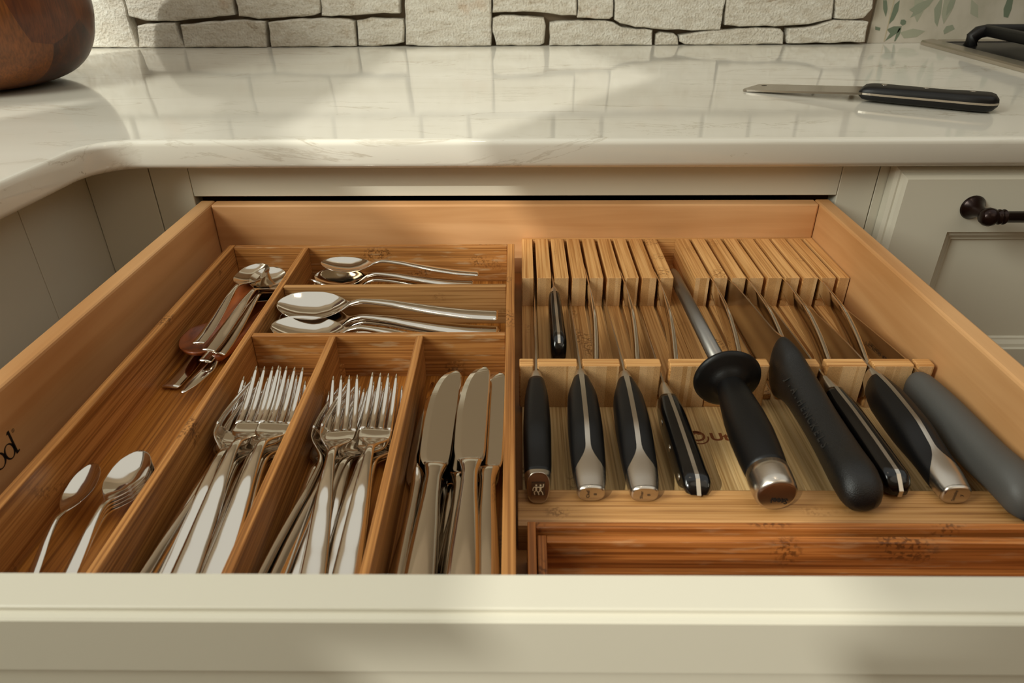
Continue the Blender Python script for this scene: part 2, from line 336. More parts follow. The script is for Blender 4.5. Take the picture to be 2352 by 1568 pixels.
def make_stone(pts, depth, rng):
    # rough outline: subdivide and jitter, then a pillowed front face
    out = []
    for i, (x, z) in enumerate(pts):
        x2, z2 = pts[(i+1) % len(pts)]; L = math.hypot(x2-x, z2-z); k = max(1, int(L/.012))
        for j in range(k):
            t = j/k; e = .0011 if j else 0
            out.append((x+(x2-x)*t+rng.uniform(-e, e), max(.9143, z+(z2-z)*t+rng.uniform(-e, e))))
    a = sum(out[i][0]*out[(i+1) % len(out)][1]-out[(i+1) % len(out)][0]*out[i][1] for i in range(len(out)))
    if a < 0: out.reverse()
    n = len(out); bm = bmesh.new()
    def inset(d):
        r = []
        for i in range(n):
            p, q = Vector(out[i-1]), Vector(out[(i+1) % n]); t = (q-p); nn = Vector((-t.y, t.x)); nn = nn/nn.length if nn.length else nn
            r.append((out[i][0]+nn.x*d, out[i][1]+nn.y*d))
        return r
    yf = .623+depth
    layers = [(0, YW-.001), (0, yf+.004), (.0012, yf+.0008), (.0032, yf)]
    V = [[bm.verts.new((x, y+(rng.uniform(-.0006, .0006) if k > 1 else 0), z)) for x, z in inset(d)] for k, (d, y) in enumerate(layers)]
    for A, B in zip(V, V[1:]):
        for i in range(n): bm.faces.new((A[i], A[(i+1) % n], B[(i+1) % n], B[i]))
    f = bm.faces.new(V[-1]); bmesh.ops.triangulate(bm, faces=[f], ngon_method='BEAUTY')
    return bm
rng = random.Random(3)
DEP = {'S0': .002, 'S5': 0, 'U2': .006, 'U3': .0, 'S8': .004, 'U4': .003, 'S4': .004}
def add_stone(pts, depth):
    o = bm_obj('stone', make_stone(pts, depth, rng), STONE, wall)
for k, v in ST.items(): add_stone(v, DEP.get(k, rng.uniform(0, .004)))
z = 1.036                                   # courses above, seen in the gloss of the worktop
for row in range(5):
    h = rng.uniform(.045, .085); x = -.95+rng.uniform(-.05, 0)
    while x < .6:
        wd = rng.uniform(.07, .2); x1 = min(x+wd, .62)
        if .62-x1 < .04: x1 = .62
        j = lambda: rng.uniform(-.003, .003)
        add_stone([(x+.002, z+.003+j()), (x1-.003, z+.003+j()), (x1-.002, z+h-.003+j()), (x+.003, z+h-.003+j())], rng.uniform(0, .006)); x = x1+.002
    z += h
# painted tile panel right of the stones
tile = tag(box('trim_1', .636, 2.4, YW-.006, YW, .914, 1.5, None, bev=.0005), kind='structure')
m, t, b = new_mat('painted_tile', rough=.5)
n1 = N(t, 'ShaderNodeTexNoise', Scale=14.0, Detail=5.0); t.links.new(coords(t, (1, 1, .6), False).outputs[0], n1.inputs['Vector'])
r1 = ramp(t, [(.35, rgb('a9a391')), (.5, rgb('bdb6a6')), (.68, rgb('c3bbb0'))]); t.links.new(n1.outputs[0], r1.inputs[0]); t.links.new(r1.outputs[0], b.inputs['Base Color'])
tile.data.materials.clear(); tile.data.materials.append(m)
LEAF = solid('painted_leaf_green', '6b7763', .6); LEAF2 = solid('pale_leaf_green', '8f9480', .6); PALE = solid('faint_painted_wash', '9fa08c', .6); STEM = solid('painted_stem', 'b3a88e', .6)
yt = YW-.0062
def leaf(pts, m_, k): prism('painted_leaf', pts, 'y', yt-.0002*k, yt+.0005, m_, tile)
for pts, m_ in (([(.6462,.9842),(.6523,.9841),(.6576,.9702),(.6579,.9576),(.6499,.9703)], LEAF), ([(.668,.9771),(.6753,.984),(.677,.9666),(.6731,.9526),(.666,.9448),(.6672,.9632)], LEAF),
    ([(.6964,.9686),(.7082,.9783),(.7372,.99),(.7286,.9741),(.7165,.9629),(.7016,.956),(.7046,.9644)], LEAF2), ([(.6863,.9525),(.6915,.9532),(.6962,.9503),(.6961,.9453),(.6912,.9432),(.6863,.9468)], LEAF),
    ([(.665,.9369),(.6761,.9419),(.6908,.9418),(.6878,.9332),(.6776,.9246),(.667,.9173),(.6729,.9304)], LEAF), ([(.6862,.9389),(.6909,.9389),(.6905,.9288),(.6859,.9172),(.6835,.9173),(.6843,.9289)], LEAF),
    ([(.6434,.942),(.6533,.9398),(.653,.9348),(.6449,.9363)], LEAF), ([(.8631,.99),(.8723,.99),(.8757,.9692),(.8746,.9551),(.8664,.9566),(.8619,.9692)], LEAF),
    ([(.7398,.9698),(.7436,.9802),(.7486,.99),(.7535,.9628),(.7538,.9415),(.747,.9487)], LEAF2), ([(.7694,.9414),(.7801,.9442),(.7863,.9371),(.7703,.9285),(.7669,.9343)], LEAF2),
    ([(.7639,.99),(.7731,.99),(.7724,.9711),(.7641,.9585),(.7613,.9725)], LEAF2)): leaf(pts, m_, 1)
for pts in ([(.700,.990),(.716,.986),(.722,.966),(.716,.948),(.706,.962)], [(.752,.992),(.766,.99),(.772,.968),(.764,.945),(.755,.962)], [(.690,.932),(.712,.938),(.735,.934),(.722,.924),(.700,.922)], [(.800,.985),(.815,.975),(.822,.955),(.806,.962)]): leaf(pts, PALE, .5)
leaf([(.664,1.02),(.6655,1.02),(.6665,.9166),(.6648,.9166)], STEM, 2)
rl = random.Random(11)
for k in range(40):
    cx, cz, a, L = rl.uniform(.66, .95), rl.uniform(1.0, 1.2), rl.uniform(0, 3.1), rl.uniform(.014, .03)
    dx, dz = math.cos(a), math.sin(a)
    leaf([(cx+dx*L*s-dz*w_, cz+dz*L*s+dx*w_) for s, w_ in ((-1, 0), (-.3, .005), (.4, .004), (1, 0), (.4, -.004), (-.3, -.005))], rl.choice((LEAF, LEAF2)), 1)
# unseen wall added behind the viewer, its openings cut to shape the sunlit patches
WY = -1.9
def gobo_opening(pts):
    return [(x-.70*(y-WY), ZC+1.02*(y-WY)) for x, y in pts]
OPEN = [gobo_opening(p) for p in (
    [(-.20,.64),(-.245,.02),(-.20,-.07),(-.13,-.17),(-.05,-.17),(-.04,-.03),(.215,.335),(.10,.64)],
    [(-.76,.10),(-.61,.185),(-.49,.25),(-.525,.14),(-.60,.02),(-.76,-.12)],
    [(-.80,.50),(-.68,.50),(-.36,.575),(-.40,.63),(-.50,.68),(-.47,.85),(-.95,.85)],
    [(-.04,-.55),(-.03,-.42),(.085,-.42),(.11,-.53),(.30,-.55),(.30,-.585),(.085,-.60),(.065,-.80),(-.105,-.80),(-.11,-.55)])]
cu = bpy.data.curves.new('sun_gobo_wall', 'CURVE'); cu.dimensions = '2D'; cu.fill_mode = 'BOTH'; cu.extrude = .03
for pts in [[(-4, 0), (2.6, 0), (2.6, 4.6), (-4, 4.6)]]+OPEN:
    s = cu.splines.new('POLY'); s.points.add(len(pts)-1); s.use_cyclic_u = True
    for p, (x, z) in zip(s.points, pts): p.co = (x, z, 0, 1)
o = bpy.data.objects.new('tmp', cu); COL.objects.link(o)
me = bpy.data.meshes.new_from_object(o.evaluated_get(bpy.context.evaluated_depsgraph_get())); bpy.data.objects.remove(o)
me.transform(Matrix.Translation((0, WY-.03, 0)) @ Matrix.Rotation(R(90), 4, 'X')); me.materials.clear()
tag(link('sun_gobo_wall', me, WALLP), kind='structure')

# ================================================================== WORKTOP (L-shaped slab with an eased edge)
wt = thing('countertop', 'white marble countertop with faint grey-brown veins and an eased front edge', 'countertop')
out = [(-1.64, YW-.001), (2.2, YW-.001), (2.2, -.03), (-.371, -.03)]
for k in range(1, 9):                                               # swept inner corner
    a = math.pi/2*k/8; r_ = .045
    out.append((-.371-r_*math.sin(a), -.03-r_*(1-math.cos(a))))
out += [(-.4185, -.12), (-.424, -.20), (-.446, -.6), (-.46, -1.05), (-1.64, -1.05)]
bm = bmesh.new(); lo = [bm.verts.new((x, y, ZS)) for x, y in out]; hi = [bm.verts.new((x, y, ZC)) for x, y in out]; n = len(out)
bm.faces.new(lo); ft = bm.faces.new(hi[::-1])
for i in range(n): bm.faces.new((lo[i], lo[(i+1) % n], hi[(i+1) % n], hi[i]))
bmesh.ops.recalc_face_normals(bm, faces=bm.faces)
es = [e for e in bm.edges if abs(e.verts[0].co.z-e.verts[1].co.z) < 1e-5]
bmesh.ops.bevel(bm, geom=es, offset=.006, segments=4, affect='EDGES', profile=.5)
o = bm_obj('slab', bm, MARBLE, wt)
for p in o.data.polygons: p.use_smooth = abs(p.normal.z) < .98

# ================================================================== BASE CABINETS
cab = thing('base_cabinet', 'cream painted base cabinet whose top drawer is pulled out', 'cabinet')
box('rail', -.343, .343, 0, .02, .847, ZS-.0005, PAINT, cab)
box('stile', -.3845, -.3435, 0, .02, .08, ZS-.0005, PAINT, cab); box('stile', .3435, .3815, 0, .02, .08, ZS-.0005, PAINT, cab)
box('lower_rail', -.343, .343, 0, .02, .70, .735, PAINT, cab)
box('lower_front', -.343, .343, -.002, .018, .10, .698, PAINT, cab)
box('side_panel', -.381, -.363, .021, .60, .08, .884, MY, cab, 0); box('side_panel', .363, .381, .021, .60, .08, .884, MY, cab, 0)
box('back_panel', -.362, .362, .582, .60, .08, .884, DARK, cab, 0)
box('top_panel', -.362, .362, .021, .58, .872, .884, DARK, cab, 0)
box('drawer_runner', -.362, -.345, .03, .55, .765, .785, BRUSH, cab); box('drawer_runner', .345, .362, .03, .55, .765, .785, BRUSH, cab)
# corner filler and the left-hand run
cc = thing('corner_cabinet', 'cream painted corner filler panels left of the open drawer', 'cabinet')
box('filler_panel', -.4545, -.3855, .0, .02, .08, ZS-.0005, PAINT, cc, .0006)
box('filler_panel', -.474, -.4552, -.110, .0195, .08, ZS-.0005, PAINT, cc, .0006)
lc = thing('left_cabinet', 'cream painted cabinet with a framed panel door along the left counter run', 'cabinet')
box('frame_panel', -.474, -.4556, -1.0, -.1105, .08, ZS-.0005, PAINT, lc, .0006)
def panel_front(par, o, xa, za, w_, h_, name='door', rail_=.062, prof_out=True):
    """framed cabinet front; o corner, xa runs across, za up, outward normal is xa x za reversed"""
    X, Z = Vector(xa), Vector(za); Nn = Z.cross(X)*-1
    bm = bmesh.new(); P0 = Vector(o)
    lay = [(0, .0), (0, .011), (.0035, .0135), (.0055, .0135), (.0075, .0165), (.009, .0175), (.011, .019), (rail_, .019), (rail_+.0015, .0165), (rail_+.005, .0155), (rail_+.009, .012), (rail_+.011, .0115), (rail_+.0125, .009)]
    V = []
    for d, h in lay:
        V.append([bm.verts.new(P0+X*a+Z*c+Nn*h) for a, c in ((d, d), (w_-d, d), (w_-d, h_-d), (d, h_-d))])
    for A, B in zip(V, V[1:]):
        for i in range(4): bm.faces.new((A[i], A[(i+1) % 4], B[(i+1) % 4], B[i]))
    bm.faces.new(V[-1]); bm.faces.new(V[0][::-1])
    return bm_obj(name, bm, PAINT, par)
panel_front(lc, (-.4550, -.114, .12), (0, -1, 0), (0, 0, 1), .42, .755, 'door', .065)
rc = thing('right_cabinet', 'cream painted cabinet right of the open drawer, its drawer front carrying a bronze pull', 'cabinet')
box('frame_panel', .3825, 1.2, 0, .02, .08, ZS-.0005, PAINT, rc, .0006)
df = panel_front(rc, (.392, -.001, .60), (1, 0, 0), (0, 0, 1), .75, .281, 'drawer_front', .068)
hd = rings_obj('handle', [[(x, y, z) for x, z in sup(16, 1, 1, 2, 0, 0) for y in (0,)][:0] or [(.487+.5*0+a*.0052, -.047, .840+c*.0052) for a, c in sup(16, 1, 1, 2)] for _ in (0,)]+[[(.487+a*.0052, -.048, .840+c*.0052) for a, c in sup(16, 1, 1, 2)]], BRONZE, rc)
bpy.data.objects.remove(hd)
hx, hy, hz = .4775, -.049, .8405
hd = lathe('handle', [(.0052, -.004), (.0062, -.003), (.0085, .0), (.0095, .004), (.0085, .0085), (.0062, .0115), (.0072, .0125), (.0078, .0140), (.0072, .0155), (.0060, .0162), (.0072, .0172), (.0078, .0187), (.0070, .0200), (.0058, .0210), (.0058, .20)], BRONZE, rc, 24, (hx-.004, hy, hz), (1, 0, 0))
hd['label'] = 'dark bronze turned bar handle'
lathe('handle_foot', [(.0125, .0), (.0128, .0012), (.0115, .0028), (.0085, .007), (.0062, .013), (.0052, .019), (.0055, .028)], BRONZE, hd, 28, (hx, -.0198, hz), (0, -1, 0))

# ================================================================== PULLED-OUT DRAWER
dr = thing('drawer', 'pulled-out maple drawer with a cream painted front, holding the trays', 'drawer')
ZR, FZ = .842, .7632
box('side_panel', -.338, -.322, -.531, .003, .745, ZR, MY, dr, .0022); box('side_panel', .322, .338, -.531, .003, .745, ZR, MY, dr, .0022)
box('back_panel', -.3215, .3215, -.0133, .0025, .745, ZR-.0003, MX, dr, .0018)
box('front_panel', -.3215, .3215, -.531, -.5155, .745, ZR-.0003, MX, dr, .0018)
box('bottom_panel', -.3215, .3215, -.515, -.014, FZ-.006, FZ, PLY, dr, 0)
for s in (-1, 1): box('runner', s*.3405-.002, s*.3405+.002, -.52, .25, .765, .775, BRUSH, dr, 0)
prism('face_board', [(-.5315, .68), (-.5315, .8745), (-.5325, .877), (-.5472, .877), (-.5478, .8765), (-.5479, .8748), (-.5482, .8745), (-.5506, .8744), (-.5514, .8735), (-.5514, .8450), (-.5507, .8438), (-.5484, .8410), (-.5482, .68)],
      'x', -.37, .37, PAINT, dr)['label'] = 'cream painted drawer front with stepped top edge'
# stamped letters "od" and the small registered mark on the left side
XS = -.3219
def ann(cy, cz, ry, rz_, ty, tz, slant=0, n=36):
    bm = bmesh.new(); A = []; B = []
    for k in range(n):
        a = 2*math.pi*k/n; A.append(bm.verts.new((XS, cy+ry*math.cos(a), cz+rz_*math.sin(a)))); B.append(bm.verts.new((XS, cy+(ry-ty)*math.cos(a+slant), cz+(rz_-tz)*math.sin(a+slant))))
    for i in range(n): bm.faces.new((A[i], A[(i+1) % n], B[(i+1) % n], B[i]))
    return bm
bm = ann(-.3800, .8025, .0056, .0056, .0019, .0008)
bm_obj('stamped_letter', bm, INK, dr)
bm = ann(-.3702, .8025, .0050, .0056, .0018, .0008)
def quad(bm, pts):
    bm.faces.new([bm.verts.new((XS, y, z)) for y, z in pts])
quad(bm, [(-.3662, .7970), (-.3642, .7970), (-.3642, .8140), (-.3662, .8148)]); quad(bm, [(-.3662, .8148), (-.3642, .8140), (-.3642, .8150)]); quad(bm, [(-.3677, .8132), (-.3662, .8128), (-.3662, .8148)]); quad(bm, [(-.3642, .7970), (-.3624, .7976), (-.3626, .7986), (-.3642, .7984)])
bm_obj('stamped_letter', bm, INK, dr)
bm = ann(-.3612, .8124, .0013, .0013, .0003, .0003, 0, 20); bm_obj('registered_mark', bm, INK, dr)
text('registered_mark', 'R', .0018, INK, dr, frame((XS+.0001, -.3612, .8124), (0, 1, 0), (0, 0, 1)), 0)

# ================================================================== CUTLERY TRAY
tz0, tz1 = FZ+.0001, .809
tr = thing('cutlery_tray', 'bamboo cutlery tray with six compartments in the left of the drawer', 'tray', (-.146, -.27, 0), R(.5))
def tb(name, x0, x1, y0, y1, z0, z1, m, bev=.0007): return box(name, x0+.146, x1+.146, y0+.27, y1+.27, z0, z1, m, tr, bev)
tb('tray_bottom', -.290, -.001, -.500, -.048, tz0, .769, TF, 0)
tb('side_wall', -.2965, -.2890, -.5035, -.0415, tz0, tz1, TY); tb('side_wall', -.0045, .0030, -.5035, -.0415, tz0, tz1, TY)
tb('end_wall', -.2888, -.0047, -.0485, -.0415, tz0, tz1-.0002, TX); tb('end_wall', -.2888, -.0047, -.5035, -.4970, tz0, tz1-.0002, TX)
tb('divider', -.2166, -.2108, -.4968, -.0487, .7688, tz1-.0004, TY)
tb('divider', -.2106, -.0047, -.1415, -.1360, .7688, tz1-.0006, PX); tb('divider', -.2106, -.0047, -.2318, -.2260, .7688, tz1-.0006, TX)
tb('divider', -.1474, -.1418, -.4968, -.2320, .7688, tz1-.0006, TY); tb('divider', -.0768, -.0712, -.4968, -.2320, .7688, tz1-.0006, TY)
def strip(x0, x1): prism('corner_strip', [(x0+.146, .0379), (x1+.146, .0379), (x0+.146, .0339)], 'z', .769, .7815, TY, tr)
strip(-.1417, -.1385)

# ================================================================== KNIFE BLOCK
kb = thing('knife_block', 'in-drawer bamboo knife block of upright slats and a notched handle rest', 'knife block')
base = .769
box('base_board', .0086, .3205, -.400, -.0136, FZ+.0001, base, PY, kb, 0)
SL = [(.0088,.0200),(.0232,.0369),(.0399,.0536),(.0568,.0704),(.0736,.0868),(.0902,.1040),(.1073,.1205),(.1238,.1377),(.1410,.1538),(.1744,.1883),(.1918,.2053),(.2090,.2226),(.2259,.2396),(.2431,.2570),(.2600,.2738),(.2771,.2910),(.2943,.3080),(.3113,.3212)]
for a, b_ in SL:
    prism('slat', [(-.0165, base), (-.0165, .8045), (-.1140, .8045), (-.1140, .7740), (-.2640, .7740), (-.2640, base)], 'x', a, b_, BY, kb, .0006)
# grain ends of the raised part
for a, b_ in SL: box('slat_end', a+.0005, b_-.0005, -.1144, -.1141, .7745, .8040, EG, kb, 0)
box('back_strip', .0088, .3212, -.0163, -.0136, base, .8047, BX, kb, .0005)
box('channel_floor', .1540, .1742, -.2640, -.0166, base, .7738, BY, kb, 0)
SEG = [(.0063,.0172),(.0200,.0503),(.0542,.0826),(.0863,.1135),(.1200,.1495),(.1700,.1950),(.2205,.2325),(.2380,.2680),(.2727,.3030),(.3055,.3183)]
for a, b_ in SEG:
    box('rest_block', a, b_, -.2744, -.2646, base, .8076, BX, kb, .0009); box('block_end', a+.0009, b_-.0009, -.2750, -.2745, base+.0002, .8067, EG, kb, 0)
box('rest_block', .1497, .1698, -.2744, -.2646, base, .780, BX, kb, .0006)
prism('front_rail', [(-.3845, FZ+.0002), (-.3845, .7840), (-.3860, .7850), (-.4115, .7850), (-.4145, .7830), (-.4150, .7800), (-.4150, FZ+.0002)], 'x', .0055, .3205, PX, kb, .0004)
lg = thing  # burnt mark on the base board: round emblem and the letters
text('burnt_letters', 'Ut', .0118, BURN, kb, frame((.1535, -.3122, base+.00005), (1, 0, 0), (0, 1, 0)), .00003, 1.15, 0, .00045)
bm = bmesh.new()
def arc(cx, cy, r0, r1, a0, a1, ox=0, oy=0, n=24):
    A = [bm.verts.new((cx+r0*math.cos(a0+(a1-a0)*k/n), cy+r0*math.sin(a0+(a1-a0)*k/n), base+.0001)) for k in range(n+1)]
    B = [bm.verts.new((cx+ox+r1*math.cos(a0+(a1-a0)*k/n), cy+oy+r1*math.sin(a0+(a1-a0)*k/n), base+.0001)) for k in range(n+1)]
    for i in range(n): bm.faces.new((A[i], A[i+1], B[i+1], B[i]))
arc(.1368, -.3108, .0062, .0043, R(-150), R(190)); arc(.1376, -.3126, .0078, .0066, R(-120), R(10)); arc(.1368, -.3092, .0036, .001, R(0), R(180))
bm_obj('burnt_emblem', bm, BURN, kb)

# ---------------------------------------------------------------- kitchen knives in the block
def handle_rings(st, n=28, e=2.6, q=22):
    """st: (y, cx, top z, bottom z, half width); rings from first to last station"""
    ys = [s[0] for s in st]; k = [-y for y in ys]; qs = np.linspace(k[0], k[-1], q)
    f = [catm(k, [s[i] for s in st], qs) for i in range(1, 5)]
    rings = []
    for j, yy in enumerate(qs):
        cx, zt, zb, a = f[0][j], f[1][j], f[2][j], f[3][j]
        rings.append([(cx+u, -yy, (zt+zb)/2+v) for u, v in sup(n, a, (zt-zb)/2, e)])
    return rings
def blade(name, spine, edge, th, par, m=BLADE, dx=0.0):
    """side outline: spine and edge as (y, z) lists; thin wedge in the upright plane x=0, edge fine"""
    bm = bmesh.new(); n = len(spine); y0 = spine[0][0]
    q = np.linspace(0, 1, 24)
    sy = catm(np.linspace(0, 1, n), [s[0] for s in spine], q); sz = catm(np.linspace(0, 1, n), [s[1] for s in spine], q)
    ne = len(edge); ey = catm(np.linspace(0, 1, ne), [s[0] for s in edge], q); ez = catm(np.linspace(0, 1, ne), [s[1] for s in edge], q)
    V = []
    for i in range(24):
        h = th/2*(1-.75*q[i]); X = dx*(sy[i]-y0)
        V.append([bm.verts.new(p) for p in ((X-h, sy[i], sz[i]), (X+h, sy[i], sz[i]), (X+.00012, ey[i], ez[i]), (X-.00012, ey[i], ez[i]))])
    for A, B in zip(V, V[1:]):
        for k in range(4): bm.faces.new((A[k], A[(k+1) % 4], B[(k+1) % 4], B[k]))
    bm.faces.new(V[0]); bm.faces.new(V[-1][::-1])
    return bm_obj(name, bm, m, par)
def cap_knife(label, x, yb, lean, xo, L=.118, w_=.0118, drop=.028, deep=.036, strip_=True, round_=False, endtxt=None, zt=.806):
    """forged knife with steel end cap; lean = x drift over the handle; xo = x drift along the blade"""
    k = thing('chef_knife', label, 'knife', (x, yb, 0))
    ze = zt-.005
    st = [(0, 0, zt, zt-.016, .0042), (-.008, lean*.07, zt+.001, zt-.020, .0062), (-.03, lean*.25, zt+.002, zt-.022, w_*.92), (-.06, lean*.5, zt+.001, zt-.0225, w_), (-.09, lean*.77, ze, zt-.0205, w_*.95), (-L+.01, lean*.93, ze-.002, .7858, w_*.85), (-L, lean, ze-.0035 if not round_ else .8065, .7856, w_*.72)]
    rings = handle_rings(st, 36, 2.7, 40)
    nb, nc = 3, 34
    rings_obj('bolster', rings[:nb+1], BRUSH, k, sharp=True)['label'] = 'brushed steel bolster'
    rings_obj('handle', rings[nb:nc+1] if round_ else rings[nb:nc+3], BLACKH, k)['label'] = 'matte black resin handle'
    # strip along the top of the tang, flaring into the end cap: a skin just outside the handle
    if not round_:
        bm = bmesh.new(); V = []; n = 36; M_ = 18
        for j in range(nb, 40):
            f = (j-nb)/(39-nb); r_ = rings[j]; C_ = np.mean(np.array(r_), axis=0); row = []; hw_ = np.array(r_)[:, 0].max()-C_[0]
            sp = math.asin(min(1, (.0019/hw_)**1.35)) if f < .68 else math.asin(min(1, (.0019/hw_)**1.35))+((f-.68)/.32)**2.6*3.6
            sp = min(sp, math.pi)
            for q in range(M_+1):
                a = math.pi/2+sp*(1-2*q/M_); f2 = (a % (2*math.pi))/(2*math.pi)*n; i0 = int(f2) % n; i1 = (i0+1) % n; tt = f2-int(f2)
                p = np.array(r_[i0])*(1-tt)+np.array(r_[i1])*tt; d = p-C_; d[1] = 0; p = p+d/np.linalg.norm(d)*.00025
                row.append(bm.verts.new(tuple(p)))
            V.append(row)
        for A, B in zip(V, V[1:]):
            for q in range(M_): bm.faces.new((A[q], A[q+1], B[q+1], B[q]))
        bm_obj('tang_strip', bm, BRUSH, k, True)['label'] = 'brushed steel strip flaring into the end cap'
        last = np.array(rings[-1]); C_ = last.mean(axis=0)
        capr = [[tuple(C_+(p-C_)*s+np.array((0, dy, 0))) for p in last] for s, dy in ((1.0, .001), (1.01, -.0003), (.96, -.0016), (.86, -.0021))]
    else:
        capr = rings[nc:]; last = np.array(capr[-1]); C_ = last.mean(axis=0)
        capr = [[tuple(C2+(np.array(p)-C2)*1.02) for p in r_] for r_ in capr for C2 in (np.mean(np.array(r_), axis=0),)]
        last = np.array(capr[-1]); capr += [[tuple(C_+(p-C_)*.97+np.array((0, -.0012, 0))) for p in last], [tuple(C_+(p-C_)*.88+np.array((0, -.0017, 0))) for p in last]]
        nr = len(capr); capr = [[(p[0], p[1]+(p[2]-.7856)*.27*(i/(nr-1)), p[2]) for p in r_] for i, r_ in enumerate(capr)]
    ec = rings_obj('end_cap', capr, BRUSH, k, sharp=True); ec['label'] = 'brushed steel end cap'
    if endtxt: 
        for s_, dxx, dzz, sz_ in endtxt:
            text('etched_text', s_, sz_, ETCH, ec, frame((C_[0]+dxx, last[0][1]-(.0024 if not round_ else .0019), C_[2]+dzz), (0, 0, 1), (-1, 0, 0)), .00004)
    ys = -yb
    sp = [(0, zt-.001), (.012, zt-.0022), (.05, zt-.006), (.155, .7855+(zt-.806)*.4), (.205, .778), (.232, .7770)]
    ed = [(0, zt-deep*.72), (.012, .7744), (.05, .7744), (.155, .7744), (.205, .7744), (.232, .7744)]
    blade('blade', sp, ed, .0018, k, BLADE, xo)
    return k
cap_knife('leftmost kitchen knife, all-black rounded handle with an upright oval steel end', .0190, -.2790, -.0010, .012, .1185, .0095, round_=True)
cap_knife('black-handled knife with a steel top strip, second handle from the left', .0524, -.2765, -.0018, .0145, .1180, .0118, endtxt=(('Chef', -.0020, 0, .0030), ('8', .0025, 0, .0028)))
cap_knife('black-handled knife with a steel top strip, third handle from the left', .0853, -.2790, -.0020, .0165, .1160, .0118, endtxt=(('Slicer', -.0020, 0, .0026), ('8', .0025, 0, .0028)))
cap_knife('black-handled knife with a flared steel end, left of the grey-handled knife', .2692, -.2790, .0030, .033, .1170, .0122, endtxt=(('Santoku', -.0015, 0, .0026), ('7', .0032, 0, .003)), zt=.808)
# emblem of two figures pressed in the end of the leftmost knife
k1 = [o for o in COL.objects if o.name.startswith('chef_knife') and 'leftmost' in o.get('label', '')][0]
ec = [c for c in k1.children if c.name.startswith('end_cap')][0]
me_ = ec.data; y_e = min(v.co.y for v in me_.vertices)-.0008; cz = .7960
def emb(bm, quads, d):                                   # drawn on the slanted end face
    for q in quads: bm.faces.new([bm.verts.new((-.0010+x, y_e-d+(cz+z-.7856)*.27, cz+z)) for x, z in q])
bm = bmesh.new(); emb(bm, [[(-.0042, -.0042), (.0042, -.0042), (.0042, .0042), (-.0042, .0042)]], .0000)
bm_obj('emblem_plate', bm, solid('pressed_plate', '7a6650', .4, .9), ec)
bm = bmesh.new(); Q = []
def ln(x0, z0, x1, z1, r=.00028):
    d = Vector((x1-x0, z1-z0)); nn = Vector((-d.y, d.x)).normalized()*r
    Q.append([(x0+nn.x, z0+nn.y), (x1+nn.x, z1+nn.y), (x1-nn.x, z1-nn.y), (x0-nn.x, z0-nn.y)])
for x0 in (-.0013, .0013):
    ln(x0, .0011, x0, -.0006, .0006); ln(x0, -.0006, x0-.0013, -.0019); ln(x0-.0013, -.0019, x0-.0008, -.0036); ln(x0, -.0006, x0+.0012, -.0020); ln(x0+.0012, -.0020, x0+.0016, -.0036)
    Q.append([(x0+.0006*math.cos(a), .0026+.0006*math.sin(a)) for a in [k*math.pi/5 for k in range(10)]])
ln(-.0026, .0014, .0030, .0014); ln(-.0028, .0014, -.0035, -.0004); ln(.0028, .0014, .0032, .0034); ln(-.0036, -.0005, -.0030, -.0009)
emb(bm, Q, .0003); bm_obj('emblem_figures', bm, solid('raised_figures', 'dcc8a4', .5, .3), ec)

